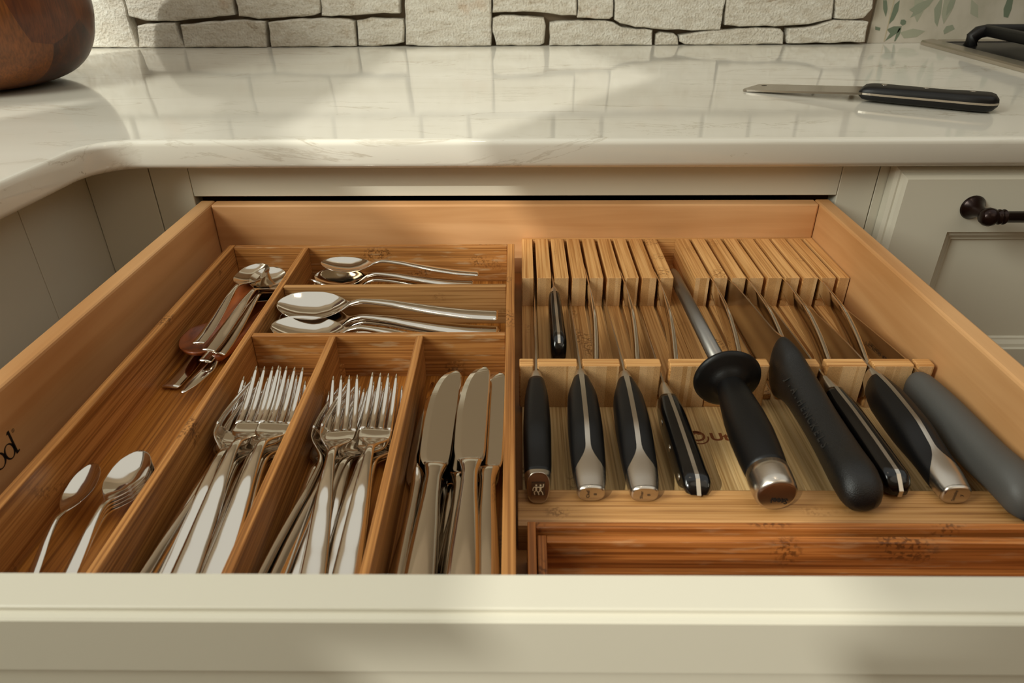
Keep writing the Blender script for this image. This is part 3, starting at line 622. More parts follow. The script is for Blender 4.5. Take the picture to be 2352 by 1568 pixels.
def rivet_knife(label, x, yb, lean, xo, L, hw, zt, zbend, big, cat='knife', name='riveted_knife'):
    """full-tang knife: two black scales round a steel tang, rivets"""
    k = thing(name, label, 'knife', (x, yb, 0))
    st = [(0, 0, zt, zt-.014, .0028), (-.010, lean*.1, zt+.0005, zt-.018, .0048), (-.016, lean*.15, zt+.001, zt-.019, .0056)]
    rings_obj('bolster', handle_rings(st, 20, 3, 6), BRUSH, k, sharp=True)['label'] = 'brushed steel bolster'
    hs = [(-.016, lean*.15, zt+.001, zt-.020, hw*.8), (-.035, lean*.3, zt+.001, zt-.021, hw), (-.07, lean*.65, zt-.001, zt-.022, hw*1.02), (-L+.018, lean*.87, zt-.003, zt-.0225, hw*1.05), (-L+.008, lean*.95, zt-.004, zbend, hw*1.0), (-L+.002, lean*.99, zt-.009, zbend-.0002, hw*.8), (-L, lean, zt-.012, zbend+.002, hw*.55)]
    ri = handle_rings(hs, 28, 3.4, 30)
    h_ = rings_obj('handle', ri, GLOSSB, k); h_['label'] = 'glossy black handle scales'
    # tang: a thin plate round the outline
    bm = bmesh.new(); V = []
    for r_ in ri:
        a = np.array(r_); zt_, zb_ = a[:, 2].max()+.0004, a[:, 2].min()-.0003; cx = a[:, 0].mean(); y = a[0][1]
        V.append([bm.verts.new(p) for p in ((cx-.0013, y, zt_), (cx+.0013, y, zt_), (cx+.0013, y, max(zb_, .7853)), (cx-.0013, y, max(zb_, .7853)))])
    for A, B in zip(V, V[1:]):
        for q in range(4): bm.faces.new((A[q], A[(q+1) % 4], B[(q+1) % 4], B[q]))
    for q in V[-1]: q.co.y -= .0012
    bm.faces.new(V[0]); bm.faces.new(V[-1][::-1]); bm_obj('tang', bm, BRUSH, k)['label'] = 'steel tang showing between the scales'
    for f in (.24, .53, .83):
        y = -.016-(L-.016)*f; i = min(range(len(ri)), key=lambda q: abs(ri[q][0][1]-y)); a = np.array(ri[i])
        for s_, xx in ((-1, a[:, 0].min()), (1, a[:, 0].max())):
            lathe('rivet', [(.0026, 0), (.0026, .0005), (.0018, .0006)], BRUSH, k, 14, (xx-s_*.0003, y, a[:, 2].mean()+.001), (s_, 0, 0))
    if big: sp = [(0, zt-.001), (.02, zt-.003), (.155, zt-.016), (.21, .778), (.235, .7770)]
    else: sp = [(0, zt-.001), (.02, zt-.004), (.155, .7785), (.185, .774), (.2, .7770)]
    Lb = sp[-1][0]; ed = [(0, zt-.015), (.02, .7744), (.155*Lb/.235, .7744), (.21*Lb/.235, .7744), (Lb, .7744)]
    blade('blade', sp, ed, .0016, k, BLADE, xo); return k
rivet_knife('slim black riveted knife with a glossy handle, left of the honing steel', .1140, -.2860, .0035, .044, .107, .0088, .800, .7858, False)
rivet_knife('black riveted knife with a bright tang line, tucked beside the thick moulded handle', .2336, -.2830, .0070, .039, .110, .0088, .804, .7860, True)
# thick moulded black handle with a guard lobe
k5 = thing('moulded_handle_knife', 'large knife with a thick grained black moulded handle and raised thumb guard', 'knife', (.2075, -.262, 0))
ri = handle_rings([(0.004, -.002, .822, .7990, .0030), (0, -.0015, .825, .7860, .0070), (-.012, .0008, .8235, .7775, .0105), (-.024, .0020, .8195, .7830, .0120), (-.045, .0035, .8150, .7870, .0124), (-.075, .0045, .8110, .7880, .0126), (-.105, .0050, .8100, .7870, .0132), (-.125, .0050, .8110, .7856, .0136), (-.137, .0050, .8085, .7854, .0128), (-.144, .0050, .8030, .7870, .0098), (-.147, .0050, .798, .791, .0050)], 32, 2.3, 48)
h5 = rings_obj('handle', ri, TEXB, k5); h5['label'] = 'grained black moulded handle with raised maker lettering'
for j, ch in enumerate('J.A.HENCKELS'):                  # raised along the upper left flank
    y = -.036-j*.0062; r_ = np.array(min(ri, key=lambda q: abs(q[0][1]-y))); p = r_[13]; nn = Vector((-.66, 0, .75))
    text('raised_letter', ch, .0070, EMB, h5, frame((p[0], y, p[2]), (0, -1, -.05), nn.cross(Vector((0, -1, 0)))), .0004, 1.0, 0, .0002)
blade('blade', [(.0, .8235), (.02, .818), (.137, .8040), (.19, .789), (.225, .7770)], [(.0, .790), (.02, .7744), (.137, .7744), (.19, .7744), (.225, .7744)], .0018, k5, BLADE, -.002)
# grey handle against the drawer side
k8 = thing('grey_handled_knife', 'knife with a thick smooth grey handle lying against the right drawer side', 'knife', (.3035, -.281, 0))
h8 = rings_obj('handle', handle_rings([(.003, -.0005, .802, .790, .003), (.0, -.0005, .8065, .784, .0075), (-.010, 0, .8085, .779, .0100), (-.045, .001, .8100, .7800, .0115), (-.085, .002, .8100, .7830, .0120), (-.110, .003, .8115, .7856, .0125), (-.125, .004, .8080, .7854, .0120), (-.133, .0045, .800, .787, .0070)], 28, 2.5, 36), GREY, k8)
h8['label'] = 'smooth grey handle'
blade('blade', [(0, .8055), (.017, .8045), (.07, .7975), (.154, .7840), (.175, .778), (.19, .7770)], [(0, .792), (.017, .7770), (.07, .7744), (.154, .7744), (.175, .7744), (.19, .7744)], .0016, k8, BLADE, .034)
text('etched_text', 'SUBSTANTIAL   KITCHEN', .0042, ETCH, k8, frame((-.0004+.034*.058-.0006, .058, .786), (0, -1, .14), (0, .14, 1)), .00004)
# small black-handled knife pushed right into the second slot
ks = thing('paring_knife', 'small black-handled paring knife pushed fully into the second slot', 'knife', (.0388, -.126, 0), R(.3))
rings_obj('bolster', handle_rings([(0.0, 0, .8020, .792, .0012), (-.006, 0, .8025, .786, .0042), (-.012, 0, .8025, .783, .0052)], 20, 2.6, 6), BRUSH, ks, sharp=True)
ri = handle_rings([(-.012, 0, .8022, .7800, .0054), (-.03, 0, .8015, .7775, .0062), (-.06, 0, .8000, .7750, .0068), (-.085, 0, .8000, .7745, .0070), (-.094, 0, .797, .7745, .0064), (-.099, 0, .789, .7755, .0035)], 24, 3.2, 26)
rings_obj('handle', ri, GLOSSB, ks)['label'] = 'glossy black handle'
bm = bmesh.new(); V = []
for r_ in ri[:-1]:
    a = np.array(r_); V.append([bm.verts.new(p) for p in ((-.0012, a[0][1], a[:, 2].max()+.0003), (.0012, a[0][1], a[:, 2].max()+.0003), (.0012, a[0][1]-.0004, a[:, 2].mean()), (-.0012, a[0][1]-.0004, a[:, 2].mean()))])
for A, B in zip(V, V[1:]):
    for q in range(4): bm.faces.new((A[q], A[(q+1) % 4], B[(q+1) % 4], B[q]))
bm.faces.new(V[-1][::-1]); bm_obj('tang', bm, BRUSH, ks)
blade('blade', [(0, .8005), (.02, .799), (.06, .790), (.085, .776)], [(0, .788), (.02, .7745), (.06, .7745), (.085, .7745)], .0018, ks)

# ---------------------------------------------------------------- all-steel steak knives lying in the slots
def steak(label, x, x2):
    k = thing('steak_knife', label, 'knife', (x, -.122, 0), 0, 'all-steel steak knives in the block')
    dx = (x2-x)/.141
    Y = [0, -.012, -.03, -.06, -.09, -.12, -.141]; zt = [.8035, .8045, .8055, .8065, .8045, .8005, .7965]; zb = [.790, .7885, .7868, .7850, .7830, .7790, .7775]; hw = [.0008, .0012, .0020, .0026, .0027, .0027, .0024]
    rings = []; qs = np.linspace(0, .141, 30); k_ = [-y for y in Y]
    T, B_, H = catm(k_, zt, qs), catm(k_, zb, qs), catm(k_, hw, qs)
    for j, q in enumerate(qs):
        bow = .0022*math.sin(math.pi*q/.141)
        rings.append([(-dx*-q*1.0+bow+u, -q, (T[j]+B_[j])/2+v) for u, v in sup(20, H[j], (T[j]-B_[j])/2, 3.0)])
    rings_obj('handle', rings, CHROME, k, sharp=True)
    blade('blade', [(-.004, .8035), (.02, .8015), (.06, .796), (.09, .781), (.095, .7745)], [(-.004, .7885), (.02, .7765), (.06, .7745), (.09, .7742), (.095, .7742)], .0014, k, CHROME)
SK = [(.0718, .0662, 'steel steak knife in the fourth slot from the left'), (.1058, .0985, 'steel steak knife in the sixth slot, right of the third black handle'), (.1393, .1285, 'steel steak knife in the slot just left of the honing steel'),
      (.1901, .1795, 'steel steak knife in the slot just right of the honing steel'), (.2243, .2185, 'steel steak knife behind the thick moulded handle'), (.2586, .2490, 'steel steak knife between the bright-tang knife and the flared-cap knife'), (.2927, .2780, 'rightmost steel steak knife, beside the grey-handled one')]
for a, b_, l in SK: steak(l, a, b_)

# ---------------------------------------------------------------- honing steel
hs = thing('honing_steel', 'honing steel with a ridged grey rod, round black guard and thick black handle', 'sharpening steel')
A, G, E = Vector((.1635, -.062, .787)), Vector((.1575, -.2935, .8085)), Vector((.1590, -.4065, .8005))
d = (G-A).normalized()
tube('rod', [A, A+d*.004, A+d*.012, G+d*-.006], [.0025, .0048, .0058, .0060], ROD, hs, 20)['label'] = 'ridged grey steel rod'
d2 = (E-G).normalized()
lathe('guard', [(.006, -.0045), (.018, -.0040), (.0232, -.0022), (.0245, .0), (.0240, .0014), (.0215, .0030), (.0165, .0048), (.0125, .0070), (.0100, .0110)], BLACKH, hs, 48, G, d2)['label'] = 'round black guard'
pr = [(.0098, .004), (.0100, .012), (.0118, .025), (.0138, .045), (.0145, .062), (.0140, .08), (.0132, .092), (.0130, .0955)]
lathe('handle', [(r_, h) for r_, h in pr], BLACKH, hs, 36, G, d2)
cp = lathe('end_cap', [(.0132, .0950), (.0133, .100), (.0131, .108), (.0125, .1125), (.0112, .1142), (.0102, .1143)], BRUSH, hs, 36, G, d2); cp['label'] = 'brushed steel end cap'
rx = Vector((1, 0, 0)); text('etched_text', 'Steel', .0052, INK, cp, frame(G+d2*.1145+Vector((.0018, 0, -.0035)), (-1, 0, .1), (0, 0, -1)), .00004, 1.0, 0, .00012)

# ---------------------------------------------------------------- two small bamboo trays, one nested in the other
def small_tray(name, label, x0, y1, z1, wth, z0, m1, m2, x1=.3205, y0=-.512):
    k = thing(name, label, 'tray')
    box('tray_bottom', x0+.002, x1-.002, y0+.002, y1-.002, z0, z0+.004, m1, k, 0)
    box('side_wall', x0, x0+wth, y0, y1, z0, z1, m2, k, .0005); box('side_wall', x1-wth, x1, y0, y1, z0, z1, m2, k, .0005)
    box('end_wall', x0+wth+.0001, x1-wth-.0001, y1-wth, y1, z0, z1-.0002, m1, k, .0005); box('end_wall', x0+wth+.0001, x1-wth-.0001, y0, y0+wth, z0, z1-.0002, m1, k, .0005)
small_tray('small_tray', 'outer orange bamboo tray in front of the knife block, holding a smaller one', .0110, -.4245, .7965, .0048, FZ+.0001, OX, OY)
small_tray('small_tray', 'inner bamboo tray nested inside the outer orange tray', .0166, -.4310, .7925, .0052, FZ+.0042, OX, OY, .3152, -.5065)

# ================================================================== FLATWARE
def ribbon_bm(bm, S, nq, m_=7, x0=None):
    """S: stations (s, z, half width, thickness, cup[, xoff]); length runs along +y"""
    s = [a[0] for a in S]; q = np.linspace(s[0], s[-1], nq); F = [catm(s, [a[i] if i < len(a) else 0 for a in S], q) for i in range(1, 6)]
    rings = []
    for j in range(nq):
        z_, w_, t_, c_, xo = (f[j] for f in F); top = []; bot = []
        dz = (np.interp(q[j]+.001, q, F[0])-np.interp(q[j]-.001, q, F[0]))/.002; 
        nz = 1/math.sqrt(1+dz*dz); ny = -dz*nz
        for i in range(m_):
            u = -1+2*i/(m_-1); u = math.sin(u*math.pi/2); h = t_/2*math.sqrt(max(0, 1-abs(u)**3)); zz = z_+c_*u*u
            top.append((xo+w_*u, q[j]+ny*h, zz+nz*h)); bot.append((xo+w_*u, q[j]-ny*h, zz-nz*h))
        rings.append(top+bot[::-1][1:-1])
    V = [[bm.verts.new(p) for p in r_] for r_ in rings]; n = len(V[0])
    for a, b_ in zip(V, V[1:]):
        for i in range(n): bm.faces.new((a[i], a[(i+1) % n], b_[(i+1) % n], b_[i]))
    bm.faces.new(V[0][::-1]); bm.faces.new(V[-1])
HS = [(0, .0020, .0068, .0018, -.0004), (.002, .0020, .0079, .0024, -.0007), (.02, .0022, .0079, .0026, -.0008), (.05, .0045, .0070, .0028, -.0008), (.08, .0085, .0056, .0030, -.0006), (.10, .0112, .0043, .0034, -.0004), (.120, .0120, .0031, .0038, -.0002), (.130, .0100, .0030, .0036, 0)]
def fork_mesh(nm='fork', dessert=1.0):
    bm = bmesh.new(); k = dessert
    ribbon_bm(bm, HS+[(.137, .0070, .0050, .0028, .0004), (.143, .0040, .0090, .0022, .0010), (.149, .0025, .0107, .0019, .0008), (.1585, .0022, .0111, .0018, .0002)], 56, 9)
    for i in range(4):
        x0 = (-1.5+i)*.0059
        ribbon_bm(bm, [(.156, .0022, .0024, .0017, 0, x0), (.165, .0026, .00225, .0018, 0, x0), (.18, .0058, .0020, .0017, 0, x0*.99), (.195, .0112, .0015, .0015, 0, x0*.98), (.204, .0152, .0009, .0011, 0, x0*.97), (.2052, .0158, .0004, .0006, 0, x0*.97)], 14, 5)
    for v in bm.verts: v.co *= k
    me = bpy.data.meshes.new(nm); bmesh.ops.recalc_face_normals(bm, faces=bm.faces); bm.to_mesh(me); bm.free(); me.materials.append(CHROME)
    for p in me.polygons: p.use_smooth = True
    return me
def spoon_mesh(k=1.0, wide=1.0):
    bm = bmesh.new(); c = .0070
    S = HS[:-1]+[(.130, .0095, .0033, .0034, 0), (.136, .0068, .0062, .0024, .0008), (.143, .0035, .0125*wide, .0017, .0030), (.152, .0002, .0178*wide, .0015, .0056), (.163, -.0016, .0208*wide, .0015, c), (.175, -.0010, .0200*wide, .0015, c*.95), (.186, .0012, .0162*wide, .0015, c*.75), (.193, .0036, .0105*wide, .0015, c*.42), (.197, .0054, .0048*wide, .0013, .0012), (.1985, .0062, .0009, .0009, 0)]
    ribbon_bm(bm, S, 90, 17)
    for v in bm.verts: v.co *= k; v.co.z += .0022
    me = bpy.data.meshes.new('spoon'); bmesh.ops.recalc_face_normals(bm, faces=bm.faces); bm.to_mesh(me); bm.free(); me.materials.append(CHROME)
    for p in me.polygons: p.use_smooth = True
    return me
def knife_mesh():
    bm = bmesh.new(); rings = []
    st = [(0, .0082, .0038), (.004, .0095, .0046), (.03, .0094, .0048), (.07, .0075, .0045), (.10, .0055, .0042), (.112, .0052, .0042), (.118, .0060, .0044), (.123, .0072, .0036), (.126, .0080, .0020)]
    q = np.linspace(0, .126, 40); a = catm([s[0] for s in st], [s[1] for s in st], q); b_ = catm([s[0] for s in st], [s[2] for s in st], q)
    for j in range(40): rings.append([(u, q[j], .005+v) for u, v in sup(20, a[j], b_[j], 2.2)])
    V = [[bm.verts.new(p) for p in r_] for r_ in rings]
    for A, B in zip(V, V[1:]):
        for i in range(20): bm.faces.new((A[i], A[(i+1) % 20], B[(i+1) % 20], B[i]))
    bm.faces.new(V[0][::-1]); bm.faces.new(V[-1])
    # blade lying flat: straight back at +x, curved edge at -x
    qb = np.linspace(.1245, .232, 40)
    xl = catm([.1245, .130, .14, .17, .195, .210, .221, .228, .2315, .232], [-.0078, -.0102, -.0114, -.0118, -.0106, -.0086, -.0056, -.0018, .0018, .0030], qb)
    xr = catm([.1245, .130, .15, .19, .222, .228, .231, .232], [.0078, .0092, .0098, .0104, .0108, .0100, .0076, .0056], qb)
    V = []
    for j in range(40):
        V.append([bm.verts.new(p) for p in ((xl[j], qb[j], .005), (xl[j]+.004, qb[j], .0058), (xr[j]-.001, qb[j], .0061), (xr[j], qb[j], .0055), (xr[j], qb[j], .0045), (xr[j]-.001, qb[j], .0039), (xl[j]+.004, qb[j], .0042))])
    for A, B in zip(V, V[1:]):
        for i in range(7): bm.faces.new((A[i], A[(i+1) % 7], B[(i+1) % 7], B[i]))
    bm.faces.new(V[0][::-1]); bm.faces.new(V[-1])
    me = bpy.data.meshes.new('table_knife'); bmesh.ops.recalc_face_normals(bm, faces=bm.faces); bm.to_mesh(me); bm.free(); me.materials.append(CHROME)
    for i, p in enumerate(me.polygons): p.use_smooth = len(p.vertices) == 4 and p.center.y < .1245
    return me
FORK, SPOON, TSPOON, TKNIFE = fork_mesh('fork', 1.03), spoon_mesh(), spoon_mesh(.80), knife_mesh()
def lay(me, name, label, cat, group, end, tip, roll=0, L=.205):
    """place a piece with its handle end at `end`, pointing to `tip`; roll about its length"""
    o = bpy.data.objects.new(name, me); COL.objects.link(o); tag(o, label, cat, group)
    e, t_ = Vector(end), Vector(tip); y = (t_-e).normalized(); x = y.cross(Vector((0, 0, 1))).normalized(); z = x.cross(y)
    M_ = Matrix(((x.x, y.x, z.x, e.x), (x.y, y.y, z.y, e.y), (x.z, y.z, z.z, e.z), (0, 0, 0, 1)))
    o.matrix_world = M_ @ Matrix.Rotation(R(roll), 4, 'Y'); return o
gf, gs = 'dinner forks in the left fork compartment', 'forks in the middle compartment'
ye = -.4925
# left fork compartment: x -.2108 .. -.1474; the heads overlap like scales
for (xe, xt, ze, zt_, roll, lab) in (
    (-.196, -.197, .7705, .7740, 0, 'fork at the bottom of the left fork compartment, under the others on the left'),
    (-.166, -.163, .7705, .7740, 0, 'fork at the bottom of the left fork compartment, under the others on the right'),
    (-.1995, -.1965, .7780, .7745, 15, 'fork low against the left divider, its handle beside the second layer'),
    (-.178, -.181, .7740, .7770, -4, 'fork sunk in the middle of the left fork pile'),
    (-.1565, -.1620, .7790, .7800, -8, 'fork low on the right of the left fork pile'),
    (-.192, -.196, .7745, .7790, 14, 'second-layer fork against the left divider'),
    (-.164, -.167, .7745, .7800, -6, 'second-layer fork against the right divider of the left fork compartment'),
    (-.186, -.1935, .7790, .7850, 6, 'third-layer fork on the left, its tines just behind the top one'),
    (-.165, -.1690, .7790, .7865, -2, 'third-layer fork on the right of the left fork compartment'),
    (-.1960, -.2030, .7835, .7850, 62, 'fork standing on its edge against the left divider'),
    (-.1735, -.1815, .7870, .7945, 4, 'top fork on the left of the left fork compartment'),
    (-.1575, -.1655, .7860, .7945, 6, 'top fork on the right of the left fork compartment')):
    lay(FORK, 'fork', lab, 'fork', gf, (xe, ye, ze), (xt, ye+.205, zt_), roll)
for (xe, xt, ze, zt_, roll, lab) in (
    (-.1290, -.1300, .7705, .7720, 0, 'fork at the bottom left of the middle compartment'),
    (-.0930, -.0920, .7705, .7720, 0, 'fork at the bottom right of the middle compartment'),
    (-.1180, -.1160, .7735, .7750, 5, 'fork sunk in the middle of the second fork pile'),
    (-.0985, -.0960, .7790, .7800, 4, 'fork just under the top right fork of the middle compartment'),
    (-.1260, -.1000, .7790, .7760, 0, 'fork crossing slantwise under the top forks of the middle compartment'),
    (-.1100, -.1080, .7745, .7750, 8, 'second-layer fork in the middle of the middle compartment'),
    (-.0890, -.0900, .7750, .7760, -5, 'second-layer fork on the right of the middle compartment'),
    (-.1330, -.1345, .7830, .7810, 58, 'outer of two nested forks tipped on edge against the left of the middle compartment'),
    (-.1245, -.1285, .7840, .7830, 56, 'inner of two nested forks tipped on edge in the middle compartment'),
    (-.1030, -.1235, .7830, .7870, 0, 'top fork in the centre of the middle compartment'),
    (-.0865, -.0960, .7840, .7885, 6, 'top fork on the right of the middle compartment')):
    lay(FORK, 'fork', lab, 'fork', gs, (xe, ye, ze), (xt, ye+.203, zt_), roll)
gk = 'table knives in the right-hand compartment'
for (xe, xt, ze, zt_, roll, lab) in (
    (-.0600, -.0575, .7700, .7700, 0, 'table knife lying under the others on the left'),
    (-.0380, -.0390, .7700, .7700, 0, 'table knife lying under the others in the middle'),
    (-.0160, -.0170, .7700, .7700, 0, 'table knife lying under the others on the right'),
    (-.0520, -.0480, .7760, .7760, 20, 'table knife low on the left between its neighbours'),
    (-.0330, -.0260, .7760, .7740, -15, 'table knife low in the middle, crossing slightly to the right'),
    (-.0265, -.0350, .7795, .7800, 0, 'table knife in the second layer, its blade between the two top left knives'),
    (-.0615, -.0655, .7830, .7850, 80, 'table knife standing on its edge against the left divider'),
    (-.0470, -.0490, .7850, .7905, 4, 'top table knife on the left with a broad blade'),
    (-.0230, -.0265, .7890, .7935, -2, 'top table knife in the middle, the highest of the pile'),
    (-.0125, -.0140, .7820, .7880, -4, 'top table knife on the right, against the tray wall')):
    lay(TKNIFE, 'table_knife', lab, 'knife', gk, (xe, -.4955, ze), (xt, -.4955+.232, zt_), roll)
# back row: dessert spoons lying crosswise, bowls to the left
g1 = 'dessert spoons in the back compartment'
for (xe, yy, ze, xt, y2, zt_, roll, lab) in (
    (-.0405, -.100, .7740, -.198, -.105, .7760, 0, 'dessert spoon lowest in the back compartment, towards its front wall'),
    (-.0405, -.088, .7790, -.199, -.092, .7820, -10, 'dessert spoon second from the bottom in the back compartment'),
    (-.0400, -.090, .7840, -.199, -.088, .7880, -10, 'dessert spoon just below the top one in the back compartment'),
    (-.0350, -.078, .7895, -.191, -.078, .7975, -3, 'top dessert spoon in the back compartment, its handle end casting a shadow'),
    (-.0600, -.118, .7800, -.1990, -.118, .7700, 0, 'small spoon half hidden at the front wall of the back compartment')):
    lay(TSPOON, 'dessert_spoon', lab, 'spoon', g1, (xe, yy, ze), (xt, y2, zt_), roll)
for i, (a, b_) in enumerate(((( -.1985, -.108, .800), (-.176, -.118, .792)), ((-.190, -.112, .798), (-.166, -.121, .789)))):
    a, b_ = Vector(a), Vector(b_); mid = (a+b_)/2
    o = tube('wire_clip', [a, a.lerp(b_, .3)+Vector((0, 0, .002)), mid+Vector((.002, 0, .0005)), a.lerp(b_, .75)+Vector((0, .002, -.001)), b_], [.0012, .0016, .0024, .0016, .0010], CHROME)
    tag(o, ('small twisted steel clip leaning on the dessert spoon bowls' if i == 0 else 'second twisted steel clip, right of the first'), 'clip')
g2 = 'tablespoons in the second compartment'
for (xe, yy, ze, xt, y2, zt_, roll, lab) in (
    (-0.0120, -.190, .7715, -.214, -.184, .7715, 0, 'tablespoon at the bottom of the second compartment'),
    (-0.0105, -.178, .7755, -.2135, -.172, .7780, -8, 'tablespoon low in the stack with its handle end poking out furthest right'),
    (-0.0125, -.182, .7805, -.213, -.170, .7840, -12, 'tablespoon second from the top of the stack'),
    (-0.0130, -.168, .7900, -.214, -.166, .7965, -10, 'top tablespoon of the stack in the second compartment'),
    (-0.0095, -.2080, .7760, -.2100, -.2000, .7930, -4, 'tablespoon lying in front of the stack, its bowl against the front wall')):
    lay(SPOON, 'tablespoon', lab, 'spoon', g2, (xe, yy, ze), (xt, y2, zt_), roll)
# long left compartment
def wooden_spoon():
    bm = bmesh.new()
    S = [(0, .012, .0085, .0060, 0), (.004, .012, .0150, .0072, -.0008), (.016, .012, .0175, .0075, -.0010), (.034, .0105, .0135, .0080, -.0008), (.050, .0080, .0092, .0085, 0), (.075, .0060, .0078, .0085, 0), (.092, .0055, .0100, .0070, .0005), (.100, .0045, .0155, .0045, .0035), (.110, .0010, .0205, .0034, .0085), (.122, -.0010, .0218, .0034, .0100), (.134, .0012, .0180, .0034, .0075), (.142, .0055, .0105, .0034, .0030), (.1455, .0085, .0030, .0026, 0)]
    ribbon_bm(bm, S, 70, 17)
    me = bpy.data.meshes.new('wooden_spoon'); bmesh.ops.recalc_face_normals(bm, faces=bm.faces); bm.to_mesh(me); bm.free(); me.materials.append(SPW)
    for p in me.polygons: p.use_smooth = True
    return me
lay(wooden_spoon(), 'wooden_spoon', 'dark wooden scoop with a round bowl, lying under the teaspoons in the long left compartment', 'spoon', None, (-.2515, -.0800, .7850), (-.2675, -.2240, .7790), 0)
bmh = bmesh.new(); ribbon_bm(bmh, [(0, .004, .0030, .0060, 0), (.004, .004, .0055, .0080, 0), (.02, .004, .0075, .0090, 0), (.05, .004, .0068, .0088, 0), (.075, .004, .0050, .0080, 0), (.09, .004, .0042, .0070, 0)], 24, 9)
me = bpy.data.meshes.new('spreader_handle'); bmesh.ops.recalc_face_normals(bmh, faces=bmh.faces); bmh.to_mesh(me); bmh.free(); me.materials.append(SPW)
for p in me.polygons: p.use_smooth = True
sp = lay(me, 'spreader', 'small spreader with a red-brown wooden handle, against the compartment divider', 'spreader', None, (-.2480, -.2290, .7800), (-.2310, -.1450, .7800))
bmb = bmesh.new(); ribbon_bm(bmb, [(-.045, .001, .0015, .0008, 0), (-.03, .001, .0055, .0010, 0), (-.012, .001, .0062, .0012, 0), (.002, .003, .0035, .0030, 0)], 16, 7)
me = bpy.data.meshes.new('spreader_blade'); bmesh.ops.recalc_face_normals(bmb, faces=bmb.faces); bmb.to_mesh(me); bmb.free()
link('blade', me, CHROME, sp, True)
TS2 = spoon_mesh(.72, 1.1)
gt = 'teaspoons fanned in the long left compartment'
lay(TS2, 'teaspoon', 'teaspoon with a bright bowl resting on the wooden scoop handle', 'spoon', gt, (-.2580, -.2290, .7960), (-.2510, -.0900, .8010), -4)
lay(TS2, 'teaspoon', 'teaspoon whose bowl touches the divider right of the bright one', 'spoon', gt, (-.2500, -.2320, .7910), (-.2350, -.0960, .7985), 8)
lay(TS2, 'teaspoon', 'teaspoon hidden under the pair of top teaspoons', 'spoon', gt, (-.2450, -.2270, .7850), (-.2360, -.0930, .7920), 14)
lay(TS2, 'teaspoon', 'lowest teaspoon of the fan, only its handle end showing', 'spoon', gt, (-.2530, -.2360, .7830), (-.2380, -.1000, .7860), 6)
lay(FORK, 'fork', 'lone fork under the wooden scoop, only its flat handle end showing', 'fork', None, (-.2780, -.2530, .7705), (-.2580, -.0700, .7705), 0)
lay(spoon_mesh(.62, .88), 'teaspoon', 'dark-looking teaspoon alone near the drawer front', 'spoon', None, (-.2600, -.4900, .7715), (-.2700, -.3770, .7850), -14)
for j, (dz, l) in enumerate(((0, 'lowest'), (.0028, 'second'), (.0056, 'third'), (.0084, 'topmost, its bright bowl fully visible'))):
    lay(spoon_mesh(.66, .98) if j == 0 else lastm, 'teaspoon', 'teaspoon of the nested stack near the drawer front, '+l, 'spoon', 'nested teaspoons near the drawer front', (-.2440+.0006*j, -.4930, .7715+dz), (-.2405, -.3700, .7825+dz), -6) if j == 0 else lay(lastm, 'teaspoon', 'teaspoon of the nested stack near the drawer front, '+l, 'spoon', 'nested teaspoons near the drawer front', (-.2440+.0022*j, -.4930, .7715+dz), (-.2410, -.3700, .7825+dz), -6)
    if j == 0: lastm = [o for o in COL.objects if o.name.startswith('teaspoon')][-1].data

# ================================================================== ON THE WORKTOP
wb = thing('wooden_vase', 'large round-bellied acacia wood vessel at the left of the countertop', 'vase', (-.728, .276, ZC))
hq = np.linspace(0, 1, 60); hp = [0, .02, .05, .10, .18, .28, .40, .55, .75, 1]
lathe('body', [(.02, .0)]+list(zip(catm(hp, [.060, .078, .098, .118, .138, .1505, .1565, .157, .150, .130], hq), catm(hp, [0, .0015, .006, .015, .034, .060, .094, .145, .215, .31], hq)))+[(.124, .311), (.120, .305)], ACACIA, wb, 96)
# narrow cleaver lying on the worktop
cl = thing('cleaver', 'narrow cleaver with a holed blade tip and black riveted handle, lying on the countertop', 'knife', (.2885, .2040, ZC))
ax = Vector((.258, -.150, 0)).normalized(); cl.rotation_euler = (0, 0, math.atan2(ax.y, ax.x))
bm = bmesh.new()      # blade plate in local x (length) y (width, away from viewer) with a slight rise to the handle
pl = [(0, .004), (.002, .001), (.006, 0), (.138, 0), (.138, .044), (.016, .046), (.010, .044), (.001, .012)]
hole = [(.019+.0036*math.cos(a), .034+.0036*math.sin(a)) for a in [2*math.pi*k/16 for k in range(16)]]
cu = bpy.data.curves.new('p', 'CURVE'); cu.dimensions = '2D'; cu.fill_mode = 'BOTH'; cu.extrude = .0012
for pts in (pl, hole):
    s = cu.splines.new('POLY'); s.points.add(len(pts)-1); s.use_cyclic_u = True
    for p, (x, y) in zip(s.points, pts): p.co = (x, y, 0, 1)
o = bpy.data.objects.new('tmp', cu); COL.objects.link(o); me = bpy.data.meshes.new_from_object(o.evaluated_get(bpy.context.evaluated_depsgraph_get())); bpy.data.objects.remove(o)
me.materials.clear(); TIL = math.atan2(.0088, .138); me.transform(Matrix.Translation((0, 0, .0014)) @ Matrix.Rotation(-TIL, 4, 'Y'))
bm.free(); link('blade', me, BLADE, cl)
rings = []
hstn = [(.134, .003, .031, .0030), (.139, .0012, .036, .0074), (.150, .0, .038, .0086), (.18, -.0005, .034, .0090), (.225, -.0005, .031, .0092), (.25, -.001, .035, .0096), (.265, .001, .036, .0094), (.272, .005, .031, .0075), (.275, .010, .026, .0035)]
q = np.linspace(.134, .275, 34); f = [catm([s[0] for s in hstn], [s[i] for s in hstn], q) for i in (1, 2, 3)]
for j, x in enumerate(q):
    zc = .0102; rings.append([(x, (f[0][j]+f[1][j])/2+u, zc+v) for u, v in sup(24, (f[1][j]-f[0][j])/2, f[2][j], 3.6)])
rings_obj('handle', rings, BLACKH, cl)['label'] = 'matte black handle scales'
bm = bmesh.new(); V = []
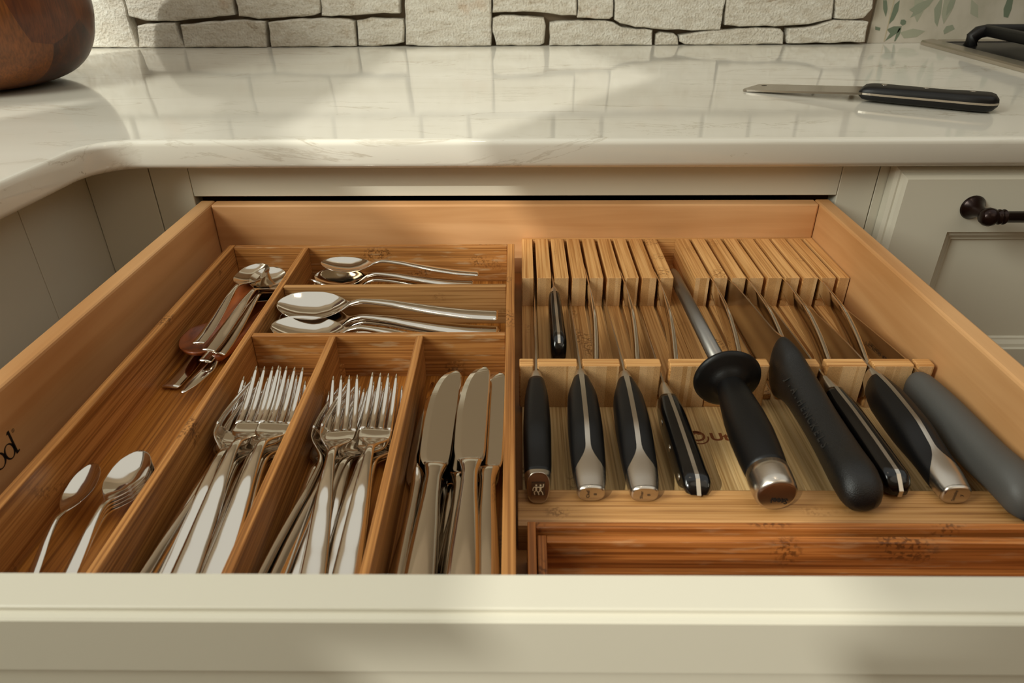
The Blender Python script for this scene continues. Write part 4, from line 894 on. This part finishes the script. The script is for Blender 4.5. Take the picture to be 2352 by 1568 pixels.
for j, x in enumerate(q):
    V.append([bm.verts.new(p) for p in ((x, f[0][j]-.0004, .0114), (x, f[0][j]-.0004, .0092), (x, f[1][j]+.0003, .0092), (x, f[1][j]+.0003, .0114))])
for v in V[-1]: v.co.x += .0005
for A, B in zip(V, V[1:]):
    for i in range(4): bm.faces.new((A[i], A[(i+1) % 4], B[(i+1) % 4], B[i]))
bm.faces.new(V[0]); bm.faces.new(V[-1][::-1]); bm_obj('tang', bm, BRUSH, cl)['label'] = 'bright steel tang line'
for x, zz in ((.158, .0188), (.202, .0192), (.248, .0196)): lathe('rivet', [(.0032, 0), (.0032, .0006), (.002, .0008)], BRUSH, cl, 16, (x, .020, zz-.0003), (0, 0, 1))
# gas cooktop at the right
ct = thing('cooktop', 'steel-rimmed black gas cooktop with cast iron grates at the right of the countertop', 'cooktop')
prism('steel_rim', [(.722, .9142), (.722, .9190), (.724, .9215), (.742, .9235), (.750, .9215), (.750, .9142)], 'x' if False else 'y', .10, .625, BRUSH, ct, 0)
box('steel_rim', .7505, 1.5, .600, .625, .9142, .9225, BRUSH, ct); box('burner_pan', .7505, 1.5, .10, .600, .9142, .9205, COOKG, ct)
def grate(x0, y0, x1, y1):
    g = tube
    def bar(n_, pts, w_=.0095): 
        P = [Vector(p) for p in pts]; rings = []
        for i, p in enumerate(P):
            t_ = (P[min(i+1, len(P)-1)]-P[max(i-1, 0)]).normalized(); s_ = t_.cross(Vector((0, 0, 1))); s_ = s_.normalized() if s_.length > .3 else Vector((1, 0, 0)); u_ = s_.cross(t_)
            rings.append([p+s_*a*w_+u_*c*w_ for a, c in sup(12, 1, 1, 4)])
        return rings_obj(n_, rings, IRON, ct)
    zt_ = .944
    for yy in (y0, (y0+y1)/2, y1): bar('grate_bar', [(x0, yy, .921), (x0+.001, yy, .934), (x0+.008, yy, zt_-.003), (x0+.022, yy, zt_), (x1-.02, yy, zt_), (x1, yy, zt_-.01), (x1, yy, .921)])
    for xx in (x0+.02, (x0+x1)/2, x1-.02): bar('grate_bar', [(xx, y0, zt_), (xx, y1, zt_)], .0085)
grate(.772, .16, 1.02, .56); grate(1.05, .16, 1.30, .56)
lathe('burner_cap', [(.02, .0), (.045, .0), (.046, .008), (.038, .012), (.01, .013)], COOKG, ct, 32, (.90, .36, .9205))
